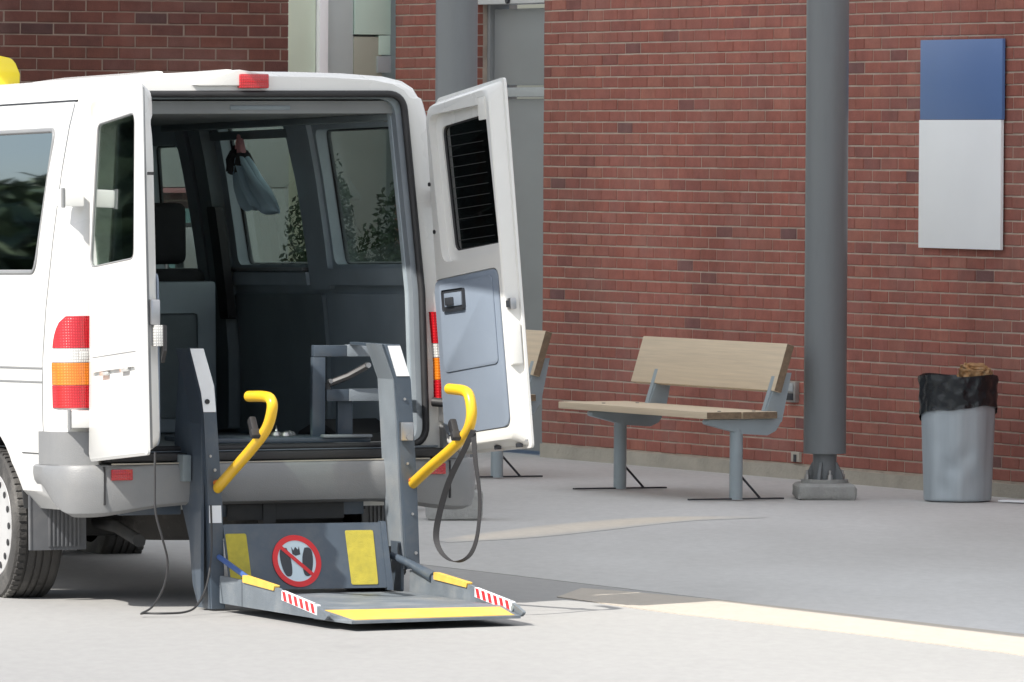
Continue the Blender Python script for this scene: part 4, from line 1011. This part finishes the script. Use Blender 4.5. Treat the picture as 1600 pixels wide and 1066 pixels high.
# left post
PL = post(-.437, -.378, .004, -1)
lp_ = prism('post', lf, M['lift'], [(-.383, .0), (-.322, .0), (-.338, .45), (-.368, .85), (-.378, .965), (-.428, 1.126), (-.492, 1.126), (-.440, .935), (-.426, .85), (-.405, .50)], 'y', -.30, -.278, .003)
prism('reflective_film', lp_, M['white'], [(-.427, .85), (-.370, .85), (-.380, .962), (-.429, 1.123), (-.490, 1.123), (-.439, .935)], 'y', -.3035, -.3005)
prism('reflective_patch', lp_, M['white'], [(-.398, .372), (-.342, .372), (-.345, .447), (-.400, .447)], 'y', -.3035, -.3005)
prism('post_web', lf, M['lift'], [(-.385, .0), (-.378, .0), (-.40, .50), (-.421, .85), (-.435, .935), (-.486, 1.12), (-.492, 1.12), (-.442, .935), (-.428, .85), (-.407, .50)], 'y', -.278, -.12, .0)
sp = prism('side_plate', lf, M['lift'], rpoly([(.06, .56), (.075, .72), (.02, 1.05), (-.12, 1.05), (-.27, .95), (-.27, .05), (-.23, .02), (-.17, .10), (-.12, .30), (-.02, .44)], .02, 3), 'x', -.425, -.41, .002)
for (yy, zz) in ((.02, .64), (-.02, .555), (-.045, .53)): lathe('bolt', sp, M['yellow'], [(0, -.02), (.012, -.02), (.012, 0), (0, 0)], 8, 'x', (-.425, yy, zz))
box('slide_block', lf, M['trim_dark'], (-.47, -.16, .545), (-.43, .10, .66), .005)
# right post
rp_ = prism('post', lf, M['lift'], [(.515, .16), (.578, .16), (.56, .55), (.530, .985), (.478, 1.138), (.40, 1.138), (.462, .985), (.475, .80), (.492, .50)], 'y', -.30, -.278, .003)
prism('reflective_film', rp_, M['white'], [(.462, 1.0), (.523, 1.0), (.478, 1.132), (.420, 1.132)], 'y', -.3035, -.3005)
prism('post_web', lf, M['lift_light'], [(.508, .16), (.515, .16), (.492, .50), (.475, .80), (.462, .985), (.405, 1.138), (.398, 1.138), (.455, .985), (.468, .80), (.485, .50)], 'y', -.278, -.09)
sp = prism('side_plate', lf, M['lift'], rpoly([(-.06, 1.07), (-.06, .55), (-.14, .30), (-.17, .06), (-.27, .06), (-.27, .98)], .015, 3), 'x', .50, .515, .002)
box('latch_block', sp, M['steel'], (.475, -.325, .72), (.535, -.304, .80), .006); lathe('bolt', sp, M['steel'], [(0, -.335), (.013, -.335), (.013, -.325), (0, -.325)], 10, 'y', (.512, 0, .735))
for (bx, bz, pp) in ((-.343, .10, lp_), (-.347, .215, lp_), (-.375, .60, lp_), (.556, .23, rp_)):
    lathe('bolt', pp, M['steel'], [(0, -.308), (.007, -.308), (.007, -.3), (0, -.3)], 8, 'y', (bx, 0, bz))
lathe('bolt', lp_, M['black'], [(0, -.309), (.011, -.309), (.011, -.3035), (0, -.3035)], 12, 'y', (-.412, 0, .895))
for (bx, bz) in ((-.395, .66), (-.352, .52), (-.33, .30)): lathe('bolt', lp_, M['steel'], [(0, -.307), (.006, -.307), (.006, -.3), (0, -.3)], 8, 'y', (bx, 0, bz))
for (bx, bz) in ((.50, .90), (.515, .62), (.54, .40)): lathe('bolt', rp_, M['steel'], [(0, -.307), (.006, -.307), (.006, -.3), (0, -.3)], 8, 'y', (bx, 0, bz))
# inner frame standing in the doorway
fr_ = box('stowage_frame', lf, M['lift'], (.265, .19, 1.072), (.42, .23, 1.122), .003); box('worn_bar', fr_, M['lift_light'], (.42, .188, 1.072), (.60, .232, 1.124), .003)
box('top_bar', fr_, M['lift'], (.43, -.25, 1.124), (.47, .19, 1.137), .002)
box('middle_bar', fr_, M['lift'], (.325, .19, .876), (.43, .23, .928), .003); box('worn_bar', fr_, M['lift_light'], (.43, .188, .876), (.60, .232, .930), .003)
box('upright_bar', fr_, M['lift'], (.258, .19, .70), (.318, .22, 1.07), .003)
box('upright_bar', fr_, M['lift'], (.40, .25, .70), (.47, .28, .88), .003)
bmh = bmesh.new(); a_tube(bmh, [(.34, .22, .95), (.42, .18, .985), (.50, .16, 1.03)], .016, 8); a_tube(bmh, [(.33, .21, .955), (.335, .20, .925)], .012, 8)
build('hose', fr_, M['cable'], None, True) if False else None
ho = build('hydraulic_hose', bmh, M['cable'], fr_, True); lathe('hose_fitting', fr_, M['steel'], [(0, 0), (.012, 0), (.012, .03), (0, .03)], 10, 'y', (.50, .135, 1.035)); lathe('hose_fitting', fr_, M['steel'], [(0, 0), (.010, 0), (.010, .02), (0, .02)], 10, 'y', (.335, .165, .965))
bpz = box('floor_plate', lf, M['lift'], (-.35, .05, .700), (.48, .42, .722), .006)
box('end_stop', bpz, M['lift_light'], (.25, .03, .722), (.48, .07, .735), .004)
for (bx, by) in ((.13, .30), (.20, .32), (.16, .26)): lathe('floor_anchor', bpz, M['steel'], [(0, .722), (.03, .724), (.02, .738), (.008, .742), (0, .77 if bx < .14 else .745)], 12, 'z', (bx, by, 0))
# toe board (bridge plate)
tb = R(8)
def TB(v):   # lean plate: bottom nearer the camera
    return Vector((v.x+(.36-v.z)*0.06, v.y-(.36-v.z)*0.22, v.z))
toe = prism('toe_board', lf, M['lift'], rpoly([(-.335, .085), (.385, .085), (.392, .365), (-.335, .365)], .008, 2), 'y', -.30, -.285, 0.0, shear=TB)
prism('toe_edge', toe, M['lift'], [(.385, .075), (.412, .075), (.415, .37), (.392, .37)], 'y', -.305, -.27, shear=TB)
prism('grip_pad', toe, M['yellow_pad'], rpoly([(-.330, .085), (-.235, .085), (-.235, .325), (-.330, .325)], .008, 2), 'y', -.303, -.3005, shear=TB)
prism('grip_pad', toe, M['yellow_pad'], rpoly([(.222, .10), (.345, .10), (.352, .333), (.222, .333)], .008, 2), 'y', -.303, -.3005, shear=TB)
def disc(r0, r1, y, n=48, cx_=0, cz_=0):
    return [(cx_+r1*math.cos(2*math.pi*k/n), cz_+r1*math.sin(2*math.pi*k/n)) for k in range(n)]
SC = (-.018, .205)
prism('sign_face', toe, M['signwhite'], disc(0, .090, 0, cx_=SC[0], cz_=SC[1]), 'y', -.303, -.3005, shear=TB)
bm = bmesh.new(); n = 56; rg = [[], [], [], []]
for k in range(n):
    a = 2*math.pi*k/n
    for j, (rr, yy) in enumerate(((.111, -.3005), (.111, -.306), (.088, -.306), (.088, -.3005))): rg[j].append(bm.verts.new(TB(Vector((SC[0]+rr*math.cos(a), yy, SC[1]+rr*math.sin(a))))))
for j in range(4):
    for k in range(n): bm.faces.new((rg[j][k], rg[j][(k+1) % n], rg[(j+1) % 4][(k+1) % n], rg[(j+1) % 4][k]))
build('sign_ring', bm, M['signred'], toe)
def sole(sd_):
    P = [(-.012, .055), (.006, .058), (.020, .045), (.026, .01), (.024, -.03), (.016, -.058), (.004, -.066), (-.010, -.060), (-.018, -.03), (-.020, .015)]
    c = Vector(SC)+Vector((sd_*.047, .0)); a = R(-8 if sd_ > 0 else 6)
    return [(c.x+(x*sd_)*math.cos(a)*1.05-z*math.sin(a), c.y+(x*sd_)*math.sin(a)+z*math.cos(a)) for x, z in catmull_2(P)]
def catmull_2(P):
    Q = catmull([(a, b, 0) for a, b in P+[P[0]]], 3); return [(v.x, v.y) for v in Q[:-1]]
for s_ in (-1, 1): prism('sole_print', toe, M['ink'], sole(s_), 'y', -.3045, -.3031, shear=TB)
prism('crown_print', toe, M['ink'], [(SC[0]-.018, SC[1]+.060), (SC[0]-.010, SC[1]+.045), (SC[0], SC[1]+.060), (SC[0]+.012, SC[1]+.048), (SC[0]+.018, SC[1]+.062), (SC[0]+.02, SC[1]+.028), (SC[0]-.002, SC[1]+.022), (SC[0]-.016, SC[1]+.030)], 'y', -.3045, -.3031, shear=TB)
a = R(-42); c, s_ = math.cos(a), math.sin(a); q = [(-.095, .008), (.095, .008), (.095, -.008), (-.095, -.008)]
prism('sign_slash', toe, M['signred'], [(SC[0]+x*c-z*s_, SC[1]+x*s_+z*c) for x, z in q], 'y', -.3065, -.3048, shear=TB)
# platform
pf = box('platform', lf, M['lift_light'], (-.34, -1.44, .032), (.50, -.34, .066), .004)
pf.data.materials[0] = M['lift_mid']
def front_y(x, y):   # outer edge runs slightly askew, longer at the street side
    t = max(0, (-1.44-y)/.25); return y-t*(.49-x)*.20+t*.02
bm = bmesh.new(); a_prism(bm, [(-1.44, .066), (-1.64, .040), (-1.69, .036), (-1.69, .024), (-1.44, .022)], 'x', -.345, .505)
for v in bm.verts:
    v.co.y = front_y(v.co.x, v.co.y)
    if v.co.y < -1.6: v.co.x += .02 if v.co.x < 0 else -.008
ro = build('outer_flap', bm, M['lift_mid'], pf)
bm = bmesh.new(); a_prism(bm, [(-1.475, .0620), (-1.64, .0407), (-1.672, .0385), (-1.672, .035), (-1.64, .037), (-1.475, .058)], 'x', -.315, .482)
for v in bm.verts:
    v.co.y = front_y(v.co.x, v.co.y)
    v.co.z += .0008
    if v.co.y < -1.6: v.co.x += .02 if v.co.x < 0 else -.008
build('edge_strip', bm, M['yellow_line'], ro)
def side_rail(x, sgn):
    r = prism('side_rail', pf, M['lift_mid'], rpoly([(-.36, .030), (-1.64, .030), (-1.68, .05), (-1.52, .090), (-1.15, .118), (-1.08, .132), (-.36, .148 if sgn < 0 else .16)], .01, 3), 'x', x, x+.014)
    a0, a1 = min(x-.002, x+.016), max(x-.002, x+.016)
    prism('yellow_cap', r, M['yellow_line'], rpoly([(-.66, .135), (-1.04, .12), (-1.05, .142), (-.66, .166)], .004, 2), 'x', x-.006, x+.020)
    # striped reflective tape: red blocks on a white band
    def pt(t, up_):  # along band
        y_ = -1.13+(-1.55+1.13)*t; z_ = (.118+(.080-.118)*t)-.018+up_*1.25
        return (y_, z_)
    prism('white_tape', r, M['white'], [pt(0, -.012), pt(1, -.014), pt(1, .020), pt(0, .020)], 'x', x-.002, x+.016)
    for k in range(6):
        t0 = .04+k*.160; t1 = t0+.085
        prism('red_tape', r, M['signred'], [pt(t0+.03, -.011), pt(t1+.03, -.011), pt(t1-.02, .019), pt(t0-.02, .019)], 'x', x-.003, x+.017)
side_rail(-.37, -1); side_rail(.505, 1)
prism('end_knob', pf, M['trim_dark'], disc(0, .012, 0, 12, -1.56, .06), 'x', .50, .535)
# parallel arms
tube('arm', lf, M['blue_rod'], [(-.352, -.30, .225), (-.352, -.72, .142)], .012, 8)
ar = tube('arm', lf, M['lift'], [(.44, -.20, .235), (.50, -.40, .185), (.518, -.62, .14)], [.015, .018, .026], 10); tube('ram_end', ar, M['steel'], [(.43, -.15, .248), (.445, -.22, .228)], .018, 10)
bm = bmesh.new(); a_box(bm, (.40, -.27, .13), (.455, -.24, .26), .004); build('pivot_block', bm, M['black'], lf)
# handrails
def rail(x, pts, nm):
    r = tube('handrail', lf, M['yellow'], [(x, y_, z_) for y_, z_ in pts], .0235, 16, 7)
    return r
hl = rail(-.358, [(-.27, .512), (-.50, .612), (-.72, .708), (-.90, .80), (-.965, .885), (-.945, .925), (-.86, .934), (-.68, .929)], 'l')
hr = rail(.545, [(-.28, .528), (-.50, .612), (-.72, .690), (-.91, .77), (-.975, .845), (-.955, .925), (-.89, .953), (-.715, .957)], 'r')
for h_, x, yz in ((hl, -.358, (-.83, .79)), (hr, .545, (-.86, .775))):
    bm = bmesh.new(); a_box(bm, (-.016, -.028, -.02), (.016, .012, .055), .01); a_box(bm, (-.022, -.03, -.045), (.022, .0, -.01), .006)
    c_ = build('rail_clip', bm, M['black'], h_, True); c_.location = (x-.035, yz[0], yz[1]); c_.rotation_euler = (R(-35), 0, 0)
    lathe('pivot_pin', h_, M['orange'], [(0, -.3), (.014, -.3), (.014, -.32), (0, -.32)], 12, 'y', (x-.01, 0, yz[1]*0+.545))
# strap hanging from the right handrail
bm = bmesh.new(); sp_ = catmull([(.545, -1.0, .79), (.53, -.93, .70), (.50, -.82, .55), (.485, -.73, .36), (.49, -.75, .27), (.51, -.86, .222), (.53, -.99, .25), (.545, -1.05, .34), (.56, -1.04, .50), (.555, -1.0, .66), (.55, -.985, .78)], 7)
prev = None
for i in range(len(sp_)):
    p = sp_[i]; tw = math.sin(i*.09)*.5; wv = Vector((math.cos(tw+2.2), math.sin(tw+2.2)*.9, .12)).normalized()*.0135
    d_ = (sp_[min(i+1, len(sp_)-1)]-sp_[max(i-1, 0)]).normalized(); nv = wv.cross(d_).normalized()*.0015
    cur = [bm.verts.new(p+wv+nv), bm.verts.new(p-wv+nv), bm.verts.new(p-wv-nv), bm.verts.new(p+wv-nv)]
    if prev:
        for k in range(4): bm.faces.new((prev[k], prev[(k+1) % 4], cur[(k+1) % 4], cur[k]))
    else: bm.faces.new(cur)
    prev = cur
bm.faces.new(list(reversed(prev)))
st = build('safety_strap', bm, M['strap'], None, True, 60); st.location = O; st.rotation_euler = (0, 0, PSI); props(st, 'black webbing strap hanging in a loop from the right yellow handrail', 'strap')
# control cable
cb = tube('control_cable', None, M['cable'], [(-.83, -.82, .70), (-.832, -.825, .60), (-.83, -.83, .45), (-.80, -.83, .34), (-.765, -.80, .24), (-.77, -.78, .14), (-.80, -.72, .045), (-.83, -.66, .010), (-.80, -.62, .008), (-.72, -.66, .008), (-.62, -.62, .010), (-.54, -.54, .03), (-.47, -.46, .10), (-.42, -.38, .20), (-.40, -.34, .30), (-.398, -.32, .45)], .0048, 8, 8)
cb.location = O; cb.rotation_euler = (0, 0, PSI); props(cb, 'thin dark cable looping from the left door down over the ground to the lift', 'cable')
